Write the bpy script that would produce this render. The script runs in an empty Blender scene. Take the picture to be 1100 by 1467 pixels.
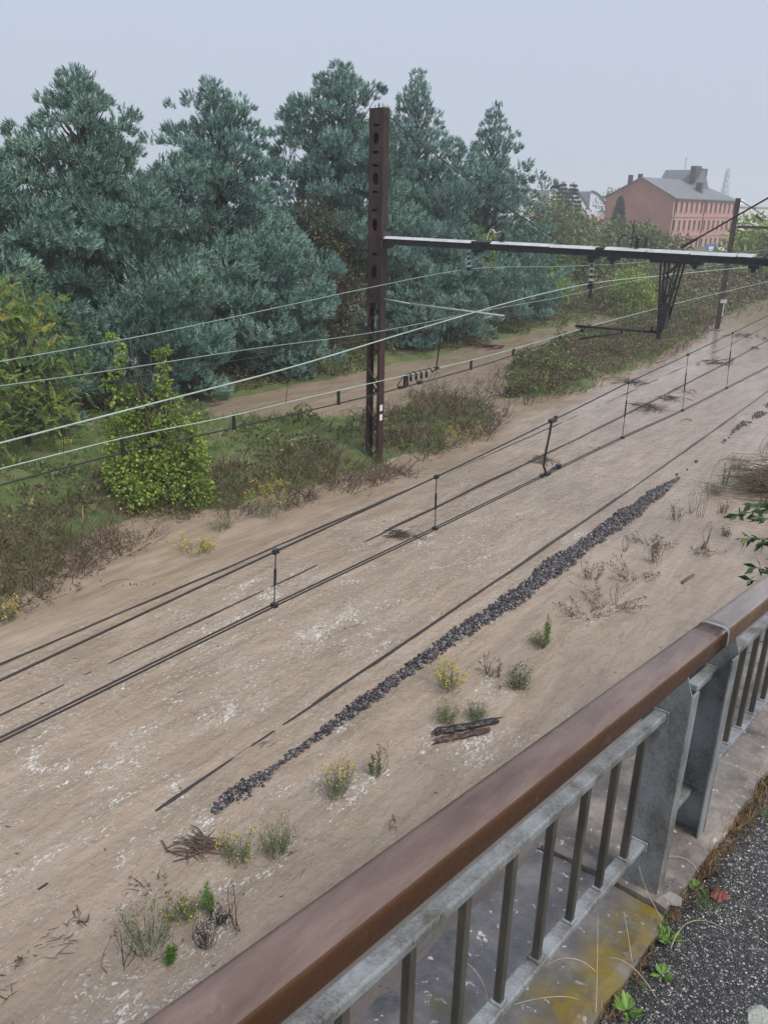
import bpy, math, random
import numpy as np
from mathutils import Vector, Matrix
random.seed(7); rng = np.random.default_rng(11)
scn = bpy.context.scene; COL = scn.collection

# ------------------------------------------------------------------ camera, world, sun, exposure
CAMZ = 7.75; FOC = 1150.0
_p, _r, _f = math.radians(21), math.radians(1.2), math.radians(37)
_fw0 = np.array([-math.sin(_f), math.cos(_f), 0.]); _rt = np.array([math.cos(_f), math.sin(_f), 0.]); _up = np.array([0, 0, 1.])
FW = _fw0*math.cos(_p) - _up*math.sin(_p); _u = _fw0*math.sin(_p) + _up*math.cos(_p)
RX_ = _rt*math.cos(_r) + _u*math.sin(_r); UP = -_rt*math.sin(_r) + _u*math.cos(_r)
cam = bpy.data.cameras.new('camera'); co = bpy.data.objects.new('camera', cam); COL.objects.link(co)
cam.sensor_fit = 'VERTICAL'; cam.sensor_height = 36; cam.lens = 36*FOC/1467; cam.clip_start = .05; cam.clip_end = 3000
m4 = Matrix.Identity(4)
for i in range(3):
    m4[i][0], m4[i][1], m4[i][2] = RX_[i], UP[i], -FW[i]
m4[2][3] = CAMZ
co.matrix_world = m4; scn.camera = co

w = bpy.data.worlds.new('World'); scn.world = w; w.use_nodes = True
nt = w.node_tree; bg = nt.nodes['Background']
sky = nt.nodes.new('ShaderNodeTexSky'); sky.sky_type = 'NISHITA'; sky.sun_disc = False
SUN_EL, SUN_AZ = math.radians(52), math.radians(100)
sky.sun_elevation = SUN_EL; sky.sun_rotation = SUN_AZ; sky.dust_density = 6; sky.air_density = 2
mx = nt.nodes.new('ShaderNodeMix'); mx.data_type = 'RGBA'; mx.inputs[0].default_value = .94
nt.links.new(sky.outputs[0], mx.inputs[6]); mx.inputs[7].default_value = (2.2, 2.47, 3.05, 1)     # the even cloud layer
nt.links.new(mx.outputs[2], bg.inputs[0]); bg.inputs[1].default_value = .1
sl = bpy.data.lights.new('sun', 'SUN'); sl.energy = 1.5; sl.angle = math.radians(22); sl.color = (1, .96, .9)
so = bpy.data.objects.new('sun', sl); COL.objects.link(so)
_sd = Vector((math.sin(SUN_AZ)*math.cos(SUN_EL), math.cos(SUN_AZ)*math.cos(SUN_EL), math.sin(SUN_EL)))
so.rotation_euler = _sd.to_track_quat('Z', 'Y').to_euler(); so.location = (0, 0, 60)
scn.view_settings.view_transform = 'Standard'; scn.view_settings.look = 'None'
scn.view_settings.exposure = 1.3; scn.view_settings.gamma = 1
scn.cycles.max_bounces = 6; scn.cycles.diffuse_bounces = 3; scn.cycles.glossy_bounces = 3
scn.cycles.transmission_bounces = 3; scn.cycles.volume_bounces = 3; scn.cycles.transparent_max_bounces = 6
scn.cycles.use_denoising = True

# ------------------------------------------------------------------ measuring the place from the photograph
def ray(px, py):
    d = FW*FOC + RX_*(px-550) - UP*(py-733.5); return d/np.linalg.norm(d)
def G(px, py, z=0.):                       # point on the level z
    d = ray(px, py); t = (z-CAMZ)/d[2]; return np.array([d[0]*t, d[1]*t, z])
def onX(px, py, X):                        # point on the vertical plane x = X
    d = ray(px, py); t = X/d[0]; return np.array([X, d[1]*t, CAMZ+d[2]*t])
def onY(px, py, Y=19.4):
    d = ray(px, py); t = Y/d[1]; return np.array([d[0]*t, Y, CAMZ+d[2]*t])
KX, KZ = .04164, -.13987                   # the walkway runs beside the track and slopes down
def RP(x, y, z):                           # ramp coordinates -> world
    return np.array([x+KX*y, y, CAMZ+z+KZ*y])
def onR(px, py, zr):                       # point on the sloping level zr below the eye
    d = ray(px, py); t = zr/(d[2]-KZ*d[1]); return np.array([d[0]*t, d[1]*t, CAMZ+d[2]*t])
def azim(px, dist):
    d = ray(px, 300); d = d[:2]/np.hypot(d[0], d[1]); return d*dist

def vnoise(x, y, s=1., seed=0):            # smooth value noise, vectorised
    r = np.random.default_rng(seed).random((256, 256)); x = np.asarray(x, float)/s; y = np.asarray(y, float)/s
    xi = np.floor(x).astype(int); yi = np.floor(y).astype(int); fx = x-xi; fy = y-yi
    fx = fx*fx*(3-2*fx); fy = fy*fy*(3-2*fy); g = lambda a, b: r[a & 255, b & 255]
    return (g(xi, yi)*(1-fx)+g(xi+1, yi)*fx)*(1-fy)+(g(xi, yi+1)*(1-fx)+g(xi+1, yi+1)*fx)*fy

# ------------------------------------------------------------------ materials
MATS = {}
def _new(name):
    m = bpy.data.materials.new(name); m.use_nodes = True; n = m.node_tree.nodes; l = m.node_tree.links
    return m, n, l, n['Principled BSDF']
def ramp(n, stops):
    r = n.new('ShaderNodeValToRGB'); e = r.color_ramp.elements
    while len(e) < len(stops): e.new(.5)
    for k, (p, c) in enumerate(stops): e[k].position = p; e[k].color = (*c, 1)
    return r
def surf(name, stops, scale=5., rough=.7, bump=.3, bscale=None, metal=0., detail=6., spec=.5, stretch=(1, 1, 1), rvar=.15, dist=.02):
    """weathered solid: noise through a colour ramp, a second noise for relief and gloss"""
    m, n, l, b = _new(name)
    tc = n.new('ShaderNodeTexCoord'); mp = n.new('ShaderNodeMapping'); mp.inputs[3].default_value = stretch
    l.new(tc.outputs['Object'], mp.inputs[0])
    nz = n.new('ShaderNodeTexNoise'); nz.inputs['Scale'].default_value = scale; nz.inputs['Detail'].default_value = detail; nz.inputs['Roughness'].default_value = .65
    l.new(mp.outputs[0], nz.inputs['Vector'])
    r = ramp(n, stops); l.new(nz.outputs[0], r.inputs[0]); l.new(r.outputs[0], b.inputs['Base Color'])
    n2 = n.new('ShaderNodeTexNoise'); n2.inputs['Scale'].default_value = bscale or scale*6; n2.inputs['Detail'].default_value = 5
    l.new(mp.outputs[0], n2.inputs['Vector'])
    bp = n.new('ShaderNodeBump'); bp.inputs['Strength'].default_value = bump; bp.inputs['Distance'].default_value = dist
    l.new(n2.outputs[0], bp.inputs['Height']); l.new(bp.outputs[0], b.inputs['Normal'])
    mr = n.new('ShaderNodeMapRange'); mr.inputs[3].default_value = max(.03, rough-rvar); mr.inputs[4].default_value = min(1, rough+rvar)
    l.new(nz.outputs[0], mr.inputs[0]); l.new(mr.outputs[0], b.inputs['Roughness'])
    b.inputs['Metallic'].default_value = metal; b.inputs['Specular IOR Level'].default_value = spec
    MATS[name] = m; return m
def leafm(name, stops, rough=.55, trans=.25, spec=.3):
    """foliage: the colour of each leaf comes from its own random value"""
    m, n, l, b = _new(name)
    a = n.new('ShaderNodeAttribute'); a.attribute_name = 'v'
    r = ramp(n, stops); l.new(a.outputs['Fac'], r.inputs[0]); l.new(r.outputs[0], b.inputs['Base Color'])
    b.inputs['Roughness'].default_value = rough; b.inputs['Specular IOR Level'].default_value = spec
    t = n.new('ShaderNodeBsdfTranslucent'); l.new(r.outputs[0], t.inputs[0])
    s = n.new('ShaderNodeMixShader'); s.inputs[0].default_value = trans
    l.new(b.outputs[0], s.inputs[1]); l.new(t.outputs[0], s.inputs[2]); l.new(s.outputs[0], n['Material Output'].inputs[0])
    MATS[name] = m; return m

CY1 = leafm('cypress blue', [(0, (0.041, 0.087, 0.076)), (.4, (0.120, 0.219, 0.190)), (.75, (0.230, 0.367, 0.312)), (1, (0.331, 0.490, 0.415))], .6, .12)
CY2 = leafm('cypress green', [(0, (0.038, 0.080, 0.063)), (.4, (0.114, 0.202, 0.164)), (.75, (0.218, 0.342, 0.276)), (1, (0.314, 0.449, 0.368))], .6, .12)
LF_G = leafm('leaf mid green', [(0, (0.047, 0.081, 0.027)), (.5, (0.081, 0.135, 0.041)), (1, (0.149, 0.203, 0.061))])
LF_Y = leafm('leaf yellow green', [(0, (0.091, 0.156, 0.026)), (.45, (0.182, 0.273, 0.046)), (.8, (0.312, 0.390, 0.078)), (1, (0.468, 0.481, 0.182))], .5, .35)
LF_A = leafm('leaf acacia', [(0, (0.073, 0.139, 0.049)), (.5, (0.146, 0.244, 0.065)), (.8, (0.325, 0.357, 0.081)), (1, (0.552, 0.439, 0.114))], .5, .3)
LF_B = leafm('leaf brown ivy', [(0, (0.060, 0.042, 0.026)), (.4, (0.120, 0.072, 0.042)), (.6, (0.072, 0.102, 0.030)), (1, (0.144, 0.168, 0.048))])
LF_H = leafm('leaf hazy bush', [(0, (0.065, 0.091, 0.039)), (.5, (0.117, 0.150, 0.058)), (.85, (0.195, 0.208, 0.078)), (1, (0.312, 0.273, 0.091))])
LF_D = leafm('leaf dark fir', [(0, (0.030, 0.053, 0.045)), (1, (0.075, 0.120, 0.090))])
LF_BR = leafm('bramble', [(0, (0.075, 0.050, 0.037)), (.4, (0.138, 0.094, 0.069)), (.7, (0.188, 0.131, 0.094)), (.85, (0.112, 0.125, 0.050)), (1, (0.188, 0.188, 0.075))], .7, .15)
GRASS = leafm('grass', [(0, (0.061, 0.124, 0.031)), (.45, (0.124, 0.220, 0.053)), (.75, (0.211, 0.281, 0.088)), (.9, (0.351, 0.299, 0.157)), (1, (0.491, 0.386, 0.211))], .6, .25)
DRY = leafm('dry grass', [(0, (.13, .075, .035)), (.5, (.28, .17, .08)), (1, (.42, .31, .17))], .7, .2)
WEED = leafm('weed leaf', [(0, (0.068, 0.101, 0.041)), (.5, (0.135, 0.176, 0.074)), (1, (0.230, 0.257, 0.115))], .6, .2)
WEEDB = leafm('weed bright leaf', [(0, (0.072, 0.156, 0.024)), (.5, (0.132, 0.252, 0.042)), (1, (0.228, 0.360, 0.072))], .5, .3)
WEEDD = leafm('weed dead', [(0, (.035, .025, .018)), (.6, (.085, .06, .042)), (1, (.2, .15, .10))], .8, .1)
YEL = leafm('yellow flower', [(0, (.42, .33, .02)), (1, (.70, .56, .04))], .5, .2)
STEM = surf('stem', [(.3, (.07, .06, .03)), (.7, (.16, .13, .07))], 8, .8)
STRAW = surf('straw', [(.3, (.32, .24, .15)), (.7, (.55, .46, .33))], 30, .7, .1)
BARK = surf('bark', [(.3, (.022, .015, .013)), (.7, (.07, .05, .042))], 3, .9, .8, 14, stretch=(1, 1, .25), dist=.05)
SOIL = surf('bank soil', [(.3, (.045, .085, .018)), (.52, (.085, .105, .034)), (.75, (.16, .138, .078))], .9, .9, .6, 6)
RUST = surf('rusty steel', [(.28, (0.014, 0.007, 0.007)), (.5, (0.034, 0.016, 0.013)), (.66, (0.071, 0.028, 0.020)), (.8, (0.118, 0.043, 0.028))], 3, .55, .35, 30, spec=.5, stretch=(1, 1, .5))
DARKST = surf('dark steel', [(.3, (.012, .012, .015)), (.7, (.05, .047, .05))], 4, .5, .3, 24)
COVER = surf('pale beam cover', [(.3, (0.343, 0.356, 0.370)), (.55, (0.475, 0.482, 0.488)), (.75, (0.528, 0.535, 0.541))], 3, .35, .15, 20, stretch=(1, 1, 1))
MASTB = surf('brown mast paint', [(.3, (.035, .024, .022)), (.7, (.09, .06, .052))], 3, .6, .2)
SIGNW = surf('sign white', [(.3, (.62, .62, .6)), (.7, (.8, .8, .78))], 6, .5, .05)
COPPER = surf('weathered copper wire', [(.3, (0.240, 0.315, 0.270)), (.7, (0.390, 0.465, 0.405))], 2, .5, .0)
COPPER2 = surf('grey copper wire', [(.3, (0.160, 0.208, 0.200)), (.7, (0.272, 0.336, 0.312))], 2, .5, .0)
DWIRE = surf('dark wire', [(.3, (0.011, 0.010, 0.010)), (.7, (0.033, 0.029, 0.028))], 2, .5, .0)
PORC = surf('insulator glass', [(.3, (0.450, 0.495, 0.480)), (.7, (0.585, 0.615, 0.600))], 9, .2, .0)
RAILM = surf('wet rail steel', [(.3, (0.011, 0.009, 0.009)), (.7, (0.041, 0.033, 0.030))], 6, .35, .3, 40)
BALL = leafm('ballast stone', [(0, (.012, .010, .012)), (.5, (.036, .031, .036)), (.8, (.085, .075, .08)), (1, (.22, .2, .2))], .25, 0., .5)
CONC = surf('old concrete', [(.3, (.09, .088, .088)), (.5, (.15, .142, .138)), (.68, (.24, .22, .2))], 4, .65, .45, 45)
WALLC = surf('wall concrete', [(.3, (.14, .13, .12)), (.7, (.26, .24, .22))], 1.5, .8, .5, 20)
CHUNK = surf('broken stone', [(.3, (0.140, 0.133, 0.122)), (.7, (0.252, 0.231, 0.203))], 12, .8, .8, 40)
GRIT = leafm('aggregate', [(0, (.03, .03, .032)), (.5, (.12, .115, .11)), (.85, (.3, .29, .27)), (1, (.62, .6, .56))], .5, 0., .4)
LOGM = surf('charred log', [(.35, (.009, .009, .011)), (.6, (.03, .028, .03)), (.8, (.10, .085, .075))], 5, .35, 1., 18, stretch=(1, .18, 1), dist=.04)
LOGR = surf('charred red wood', [(.3, (.012, .009, .009)), (.55, (.06, .028, .02)), (.8, (.14, .06, .04))], 5, .4, 1., 18, stretch=(1, .18, 1), dist=.04)
DRIFT = surf('driftwood', [(.3, (.04, .026, .02)), (.6, (.12, .08, .06)), (.8, (.3, .24, .2))], 8, .7, .6, 30, stretch=(1, 1, 1))
BRICK = surf('red brick facade', [(.25, (0.333, 0.142, 0.115)), (.5, (0.414, 0.182, 0.149)), (.75, (0.483, 0.230, 0.196))], .35, .9, .1, 6)
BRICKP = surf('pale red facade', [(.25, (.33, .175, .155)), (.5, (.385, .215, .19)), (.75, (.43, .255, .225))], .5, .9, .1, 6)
SLATE = surf('slate roof', [(.3, (.10, .11, .13)), (.7, (.17, .18, .2))], .8, .6, .2)
TILE = surf('terracotta roof', [(.3, (.3, .15, .11)), (.7, (.42, .24, .18))], .8, .8, .2)
RENDER = surf('pale render', [(.3, (.5, .5, .5)), (.7, (.6, .59, .58))], .3, .9, .05)
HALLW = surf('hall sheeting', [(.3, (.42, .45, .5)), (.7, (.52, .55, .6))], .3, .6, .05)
PANE = surf('window dark', [(.3, (0.028, 0.025, 0.025)), (.7, (0.055, 0.047, 0.047))], 1, .3, 0)
SIGNB = surf('blue panel', [(.3, (.06, .14, .34)), (.7, (.09, .19, .42))], 1, .5, 0)
LEAFR = surf('maroon leaf', [(.35, (0.098, 0.014, 0.021)), (.55, (0.140, 0.025, 0.021)), (.7, (0.350, 0.210, 0.049))], 14, .5, .2)
LICH = surf('lichen crust', [(.3, (0.252, 0.270, 0.240)), (.7, (0.360, 0.372, 0.336))], 30, .9, .6, 80)

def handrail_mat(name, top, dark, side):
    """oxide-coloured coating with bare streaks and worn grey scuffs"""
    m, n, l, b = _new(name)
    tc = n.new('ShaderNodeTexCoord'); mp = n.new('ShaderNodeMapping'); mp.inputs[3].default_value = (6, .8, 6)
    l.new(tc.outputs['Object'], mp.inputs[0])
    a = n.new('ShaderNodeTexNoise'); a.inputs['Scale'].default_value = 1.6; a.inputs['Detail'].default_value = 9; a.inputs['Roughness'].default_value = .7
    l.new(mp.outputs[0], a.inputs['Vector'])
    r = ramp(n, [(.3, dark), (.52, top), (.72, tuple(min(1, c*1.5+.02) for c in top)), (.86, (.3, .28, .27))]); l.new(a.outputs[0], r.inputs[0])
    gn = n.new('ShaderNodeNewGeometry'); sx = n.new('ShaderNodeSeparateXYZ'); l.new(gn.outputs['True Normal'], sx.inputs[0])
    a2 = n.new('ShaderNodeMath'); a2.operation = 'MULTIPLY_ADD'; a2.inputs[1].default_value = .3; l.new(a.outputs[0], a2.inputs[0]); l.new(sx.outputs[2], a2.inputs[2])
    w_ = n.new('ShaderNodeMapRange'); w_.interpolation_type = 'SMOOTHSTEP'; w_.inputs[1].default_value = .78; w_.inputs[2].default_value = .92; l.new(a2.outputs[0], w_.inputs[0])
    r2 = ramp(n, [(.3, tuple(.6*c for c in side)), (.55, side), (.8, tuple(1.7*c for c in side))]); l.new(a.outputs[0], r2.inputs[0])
    wm = n.new('ShaderNodeMix'); wm.data_type = 'RGBA'; l.new(w_.outputs[0], wm.inputs[0]); l.new(r2.outputs[0], wm.inputs[6]); l.new(r.outputs[0], wm.inputs[7])   # sky-lit upper face and shaded sides, painted into the colour by normal
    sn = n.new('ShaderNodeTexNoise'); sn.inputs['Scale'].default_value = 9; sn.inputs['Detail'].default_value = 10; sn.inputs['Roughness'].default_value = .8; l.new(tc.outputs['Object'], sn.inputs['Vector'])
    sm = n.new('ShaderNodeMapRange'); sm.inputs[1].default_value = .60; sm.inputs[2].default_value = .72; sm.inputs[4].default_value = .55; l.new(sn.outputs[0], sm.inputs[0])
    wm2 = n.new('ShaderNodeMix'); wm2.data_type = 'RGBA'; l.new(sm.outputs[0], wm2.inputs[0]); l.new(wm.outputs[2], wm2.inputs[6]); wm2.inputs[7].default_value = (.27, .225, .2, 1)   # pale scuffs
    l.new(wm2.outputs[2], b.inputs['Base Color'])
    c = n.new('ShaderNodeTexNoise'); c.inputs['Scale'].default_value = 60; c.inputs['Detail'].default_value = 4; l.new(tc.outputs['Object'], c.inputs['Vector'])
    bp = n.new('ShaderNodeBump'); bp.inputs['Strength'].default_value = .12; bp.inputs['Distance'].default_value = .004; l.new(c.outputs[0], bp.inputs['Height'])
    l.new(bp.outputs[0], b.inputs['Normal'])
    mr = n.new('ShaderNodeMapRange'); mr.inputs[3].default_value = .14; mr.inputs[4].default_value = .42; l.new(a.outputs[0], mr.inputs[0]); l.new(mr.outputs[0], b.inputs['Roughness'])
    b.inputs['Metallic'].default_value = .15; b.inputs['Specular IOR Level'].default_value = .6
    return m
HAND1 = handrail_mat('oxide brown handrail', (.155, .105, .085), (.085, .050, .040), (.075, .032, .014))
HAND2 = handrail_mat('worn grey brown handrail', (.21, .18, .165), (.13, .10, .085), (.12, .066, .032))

def galv_mat(name, k=1.):
    m, n, l, b = _new(name)
    tc = n.new('ShaderNodeTexCoord'); mp = n.new('ShaderNodeMapping'); mp.inputs[3].default_value = (1, 1, .55); l.new(tc.outputs['Object'], mp.inputs[0])
    v = n.new('ShaderNodeTexVoronoi'); v.inputs['Scale'].default_value = 190; l.new(mp.outputs[0], v.inputs['Vector'])
    a = n.new('ShaderNodeTexNoise'); a.inputs['Scale'].default_value = 9; a.inputs['Detail'].default_value = 8; l.new(mp.outputs[0], a.inputs['Vector'])
    mm = n.new('ShaderNodeMix'); mm.inputs[0].default_value = .16; l.new(a.outputs[0], mm.inputs[2]); l.new(v.outputs['Color'], mm.inputs[3])
    r = ramp(n, [(.28, (.075*k, .068*k, .055*k)), (.42, (.17*k, .17*k, .165*k)), (.55, (.26*k, .275*k, .285*k)), (.78, (.38*k, .40*k, .41*k))]); l.new(mm.outputs[0], r.inputs[0])
    l.new(r.outputs[0], b.inputs['Base Color']); b.inputs['Metallic'].default_value = .35; b.inputs['Roughness'].default_value = .5
    bp = n.new('ShaderNodeBump'); bp.inputs['Strength'].default_value = .15; bp.inputs['Distance'].default_value = .004; l.new(a.outputs[0], bp.inputs['Height']); l.new(bp.outputs[0], b.inputs['Normal'])
    return m
GALV = galv_mat('galvanised steel'); GALVD = surf('dull baluster steel', [(.3, (.045, .04, .032)), (.55, (.085, .078, .066)), (.75, (.14, .10, .065))], 12, .55, .2, 60, metal=.25, stretch=(1, 1, .3))

def water_mat():
    m, n, l, b = _new('muddy flood water')
    geo = n.new('ShaderNodeNewGeometry')
    def mapped(sc, rot=0):
        mp = n.new('ShaderNodeMapping'); mp.inputs[3].default_value = sc; mp.inputs[2].default_value = (0, 0, rot); l.new(geo.outputs['Position'], mp.inputs[0]); return mp.outputs[0]
    def noise(vec, s, d=5, ro=.55, di=0.):
        z = n.new('ShaderNodeTexNoise'); z.inputs['Scale'].default_value = s; z.inputs['Detail'].default_value = d; z.inputs['Roughness'].default_value = ro
        z.inputs['Distortion'].default_value = di; l.new(vec, z.inputs['Vector']); return z.outputs[0]
    def math_(op, a, bb):
        q = n.new('ShaderNodeMath'); q.operation = op
        for k, v in enumerate((a, bb)):
            if isinstance(v, (int, float)): q.inputs[k].default_value = v
            else: l.new(v, q.inputs[k])
        return q.outputs[0]
    def rng_(v, a, bq, c=0., d=1.):
        q = n.new('ShaderNodeMapRange'); q.interpolation_type = 'SMOOTHSTEP'
        q.inputs[1].default_value = a; q.inputs[2].default_value = bq; q.inputs[3].default_value = c; q.inputs[4].default_value = d; l.new(v, q.inputs[0]); return q.outputs[0]
    flow = mapped((1, .45, 1), .1)
    mud = noise(flow, 1.1, 7, .62, .9)
    r = ramp(n, [(.28, (.235, .178, .130)), (.5, (.285, .220, .164)), (.72, (.335, .265, .204))]); l.new(mud, r.inputs[0])
    # long pale and dark threads of silt drawn out along the current
    th = rng_(noise(mapped((2.6, .30, 1), .06), 1.5, 7, .66, .7), .34, .66, .86, 1.13)
    tm = n.new('ShaderNodeVectorMath'); tm.operation = 'SCALE'; l.new(r.outputs[0], tm.inputs[0]); l.new(th, tm.inputs['Scale'])
    att = n.new('ShaderNodeAttribute'); att.attribute_name = 'foam'
    # torn white flecks: small broken blotches, gathered into drifting patches where the foam attribute is high
    fl = noise(mapped((1.3, .62, 1), .12), 6.5, 5, .66, 1.3); gt = noise(mapped((1, .5, 1), .1), 1.8, 6, .68, .9)
    dens = math_('ADD', math_('MULTIPLY', att.outputs['Fac'], .30), math_('MULTIPLY', math_('SUBTRACT', gt, .5), .85))
    thin = rng_(math_('ABSOLUTE', math_('SUBTRACT', fl, .5), 0), .010, .034, 1, 0)
    brk = noise(mapped((1.2, .6, 1), .2), 15, 4, .62, .6)
    gate = rng_(dens, .04, .30)
    foam = math_('MULTIPLY', math_('MULTIPLY', thin, rng_(brk, .52, .59)), gate)
    blot = rng_(math_('SUBTRACT', noise(mapped((1.2, .6, 1), .3), 19, 5, .66, 1.2), math_('SUBTRACT', .895, dens)), -.005, .045)
    foam = math_('MAXIMUM', foam, blot)
    film = math_('MULTIPLY', rng_(dens, .14, .42), math_('MULTIPLY', rng_(brk, .40, .60), .13))
    foam = math_('MAXIMUM', foam, film)
    mixc = n.new('ShaderNodeMix'); mixc.data_type = 'RGBA'; l.new(foam, mixc.inputs[0]); l.new(tm.outputs[0], mixc.inputs[6]); mixc.inputs[7].default_value = (.57, .53, .485, 1)
    # dark specks of litter carried in the water
    sp = noise(mapped((1, .5, 1), .2), 14, 3, .5, .4); spk = math_('MULTIPLY', rng_(sp, .70, .75), rng_(noise(mapped((1, 1, 1)), .8, 3), .45, .65))
    mixd = n.new('ShaderNodeMix'); mixd.data_type = 'RGBA'; l.new(math_('MULTIPLY', spk, .4), mixd.inputs[0]); l.new(mixc.outputs[2], mixd.inputs[6]); mixd.inputs[7].default_value = (.06, .045, .035, 1)
    l.new(mixd.outputs[2], b.inputs['Base Color'])
    l.new(rng_(foam, 0, 1, .05, .7), b.inputs['Roughness']); b.inputs['IOR'].default_value = 1.5
    h1 = noise(mapped((1, .55, 1), .45), 2.4, 4, .6, .8); h2 = noise(mapped((1, .6, 1), .3), 9, 4, .6, .8); h3 = noise(mapped((1, .7, 1)), 28, 2)
    h4 = noise(mapped((.42, 1, 1), -.35), 6.5, 3, .6, .6)
    hs = math_('ADD', math_('ADD', math_('MULTIPLY', h1, .45), math_('MULTIPLY', h2, .42)), math_('MULTIPLY', h3, .05)); hs = math_('ADD', hs, math_('MULTIPLY', h4, .5))
    hs = math_('ADD', hs, math_('MULTIPLY', foam, .1))
    ca = n.new('ShaderNodeAttribute'); ca.attribute_name = 'chop'
    bp = n.new('ShaderNodeBump'); bp.inputs['Distance'].default_value = .075
    l.new(rng_(ca.outputs['Fac'], 0, 1, .12, 1.), bp.inputs['Strength'])
    l.new(hs, bp.inputs['Height']); l.new(bp.outputs[0], b.inputs['Normal'])
    return m
WATER = water_mat()

def asphalt_mat():
    m, n, l, b = _new('worn asphalt')
    tc = n.new('ShaderNodeTexCoord')
    v = n.new('ShaderNodeTexVoronoi'); v.inputs['Scale'].default_value = 110; l.new(tc.outputs['Object'], v.inputs['Vector'])
    sp = n.new('ShaderNodeSeparateColor'); l.new(v.outputs['Color'], sp.inputs[0])
    r = ramp(n, [(0, (.03, .03, .033)), (.5, (.07, .07, .072)), (.75, (.145, .142, .14)), (.93, (.3, .29, .28)), (1, (.48, .46, .44))]); l.new(sp.outputs[0], r.inputs[0])
    e = n.new('ShaderNodeTexVoronoi'); e.feature = 'DISTANCE_TO_EDGE'; e.inputs['Scale'].default_value = 110; l.new(tc.outputs['Object'], e.inputs['Vector'])
    er = n.new('ShaderNodeMapRange'); er.inputs[2].default_value = .18; l.new(e.outputs[0], er.inputs[0])
    big = n.new('ShaderNodeTexNoise'); big.inputs['Scale'].default_value = 3; big.inputs['Detail'].default_value = 6; l.new(tc.outputs['Object'], big.inputs['Vector'])
    mx1 = n.new('ShaderNodeMix'); mx1.data_type = 'RGBA'; l.new(er.outputs[0], mx1.inputs[0]); mx1.inputs[6].default_value = (.02, .02, .022, 1); l.new(r.outputs[0], mx1.inputs[7])
    mx2 = n.new('ShaderNodeMix'); mx2.data_type = 'RGBA'
    gr = n.new('ShaderNodeMapRange'); gr.inputs[1].default_value = .55; gr.inputs[2].default_value = .75; gr.inputs[4].default_value = .6; l.new(big.outputs[0], gr.inputs[0]); l.new(gr.outputs[0], mx2.inputs[0])
    l.new(mx1.outputs[2], mx2.inputs[6]); mx2.inputs[7].default_value = (.05, .055, .03, 1)
    l.new(mx2.outputs[2], b.inputs['Base Color']); b.inputs['Roughness'].default_value = .42
    bp = n.new('ShaderNodeBump'); bp.inputs['Strength'].default_value = .8; bp.inputs['Distance'].default_value = .006; l.new(er.outputs[0], bp.inputs['Height']); l.new(bp.outputs[0], b.inputs['Normal'])
    return m
ASPH = asphalt_mat()

def coping_mat(name, moss, tint):
    m, n, l, b = _new(name)
    tc = n.new('ShaderNodeTexCoord')
    def nz(s, d=7, ro=.65):
        z = n.new('ShaderNodeTexNoise'); z.inputs['Scale'].default_value = s; z.inputs['Detail'].default_value = d; z.inputs['Roughness'].default_value = ro; l.new(tc.outputs['Object'], z.inputs['Vector']); return z.outputs[0]
    def mr(v, a, c):
        q = n.new('ShaderNodeMapRange'); q.interpolation_type = 'SMOOTHSTEP'; q.inputs[1].default_value = a; q.inputs[2].default_value = c; l.new(v, q.inputs[0]); return q.outputs[0]
    def mixc(f, a, c):
        q = n.new('ShaderNodeMix'); q.data_type = 'RGBA'; l.new(f, q.inputs[0])
        l.new(a, q.inputs[6]); q.inputs[7].default_value = (*c, 1); return q.outputs[2]
    base = ramp(n, [(.34, tuple(.38*c for c in tint)), (.5, tint), (.68, tuple(1.7*c for c in tint))]); l.new(nz(4, 12, .75), base.inputs[0])
    c = mixc(mr(nz(26, 3), .64, .68), base.outputs[0], (.36, .36, .35))           # pale lichen dots
    c = mixc(mr(nz(2.3), .56, .66), c, (.085, .08, .05))                            # damp green film
    if moss:
        at = n.new('ShaderNodeAttribute'); at.attribute_name = 'moss'
        ad = n.new('ShaderNodeMath'); ad.operation = 'MULTIPLY'; l.new(at.outputs['Fac'], ad.inputs[0]); l.new(mr(nz(7), .33, .62), ad.inputs[1])
        c = mixc(ad.outputs[0], c, (.15, .108, .02))
    l.new(c, b.inputs['Base Color'])
    rr = n.new('ShaderNodeMapRange'); rr.inputs[3].default_value = .12; rr.inputs[4].default_value = .75; l.new(mr(nz(2.0, 4), .4, .6), rr.inputs[0]); l.new(rr.outputs[0], b.inputs['Roughness'])
    bp = n.new('ShaderNodeBump'); bp.inputs['Strength'].default_value = .4; bp.inputs['Distance'].default_value = .008; l.new(nz(40), bp.inputs['Height']); l.new(bp.outputs[0], b.inputs['Normal'])
    return m
COPM = coping_mat('wet mossy coping', True, (.10, .095, .098)); COPT = coping_mat('tan coping', False, (.16, .138, .122))

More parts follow.
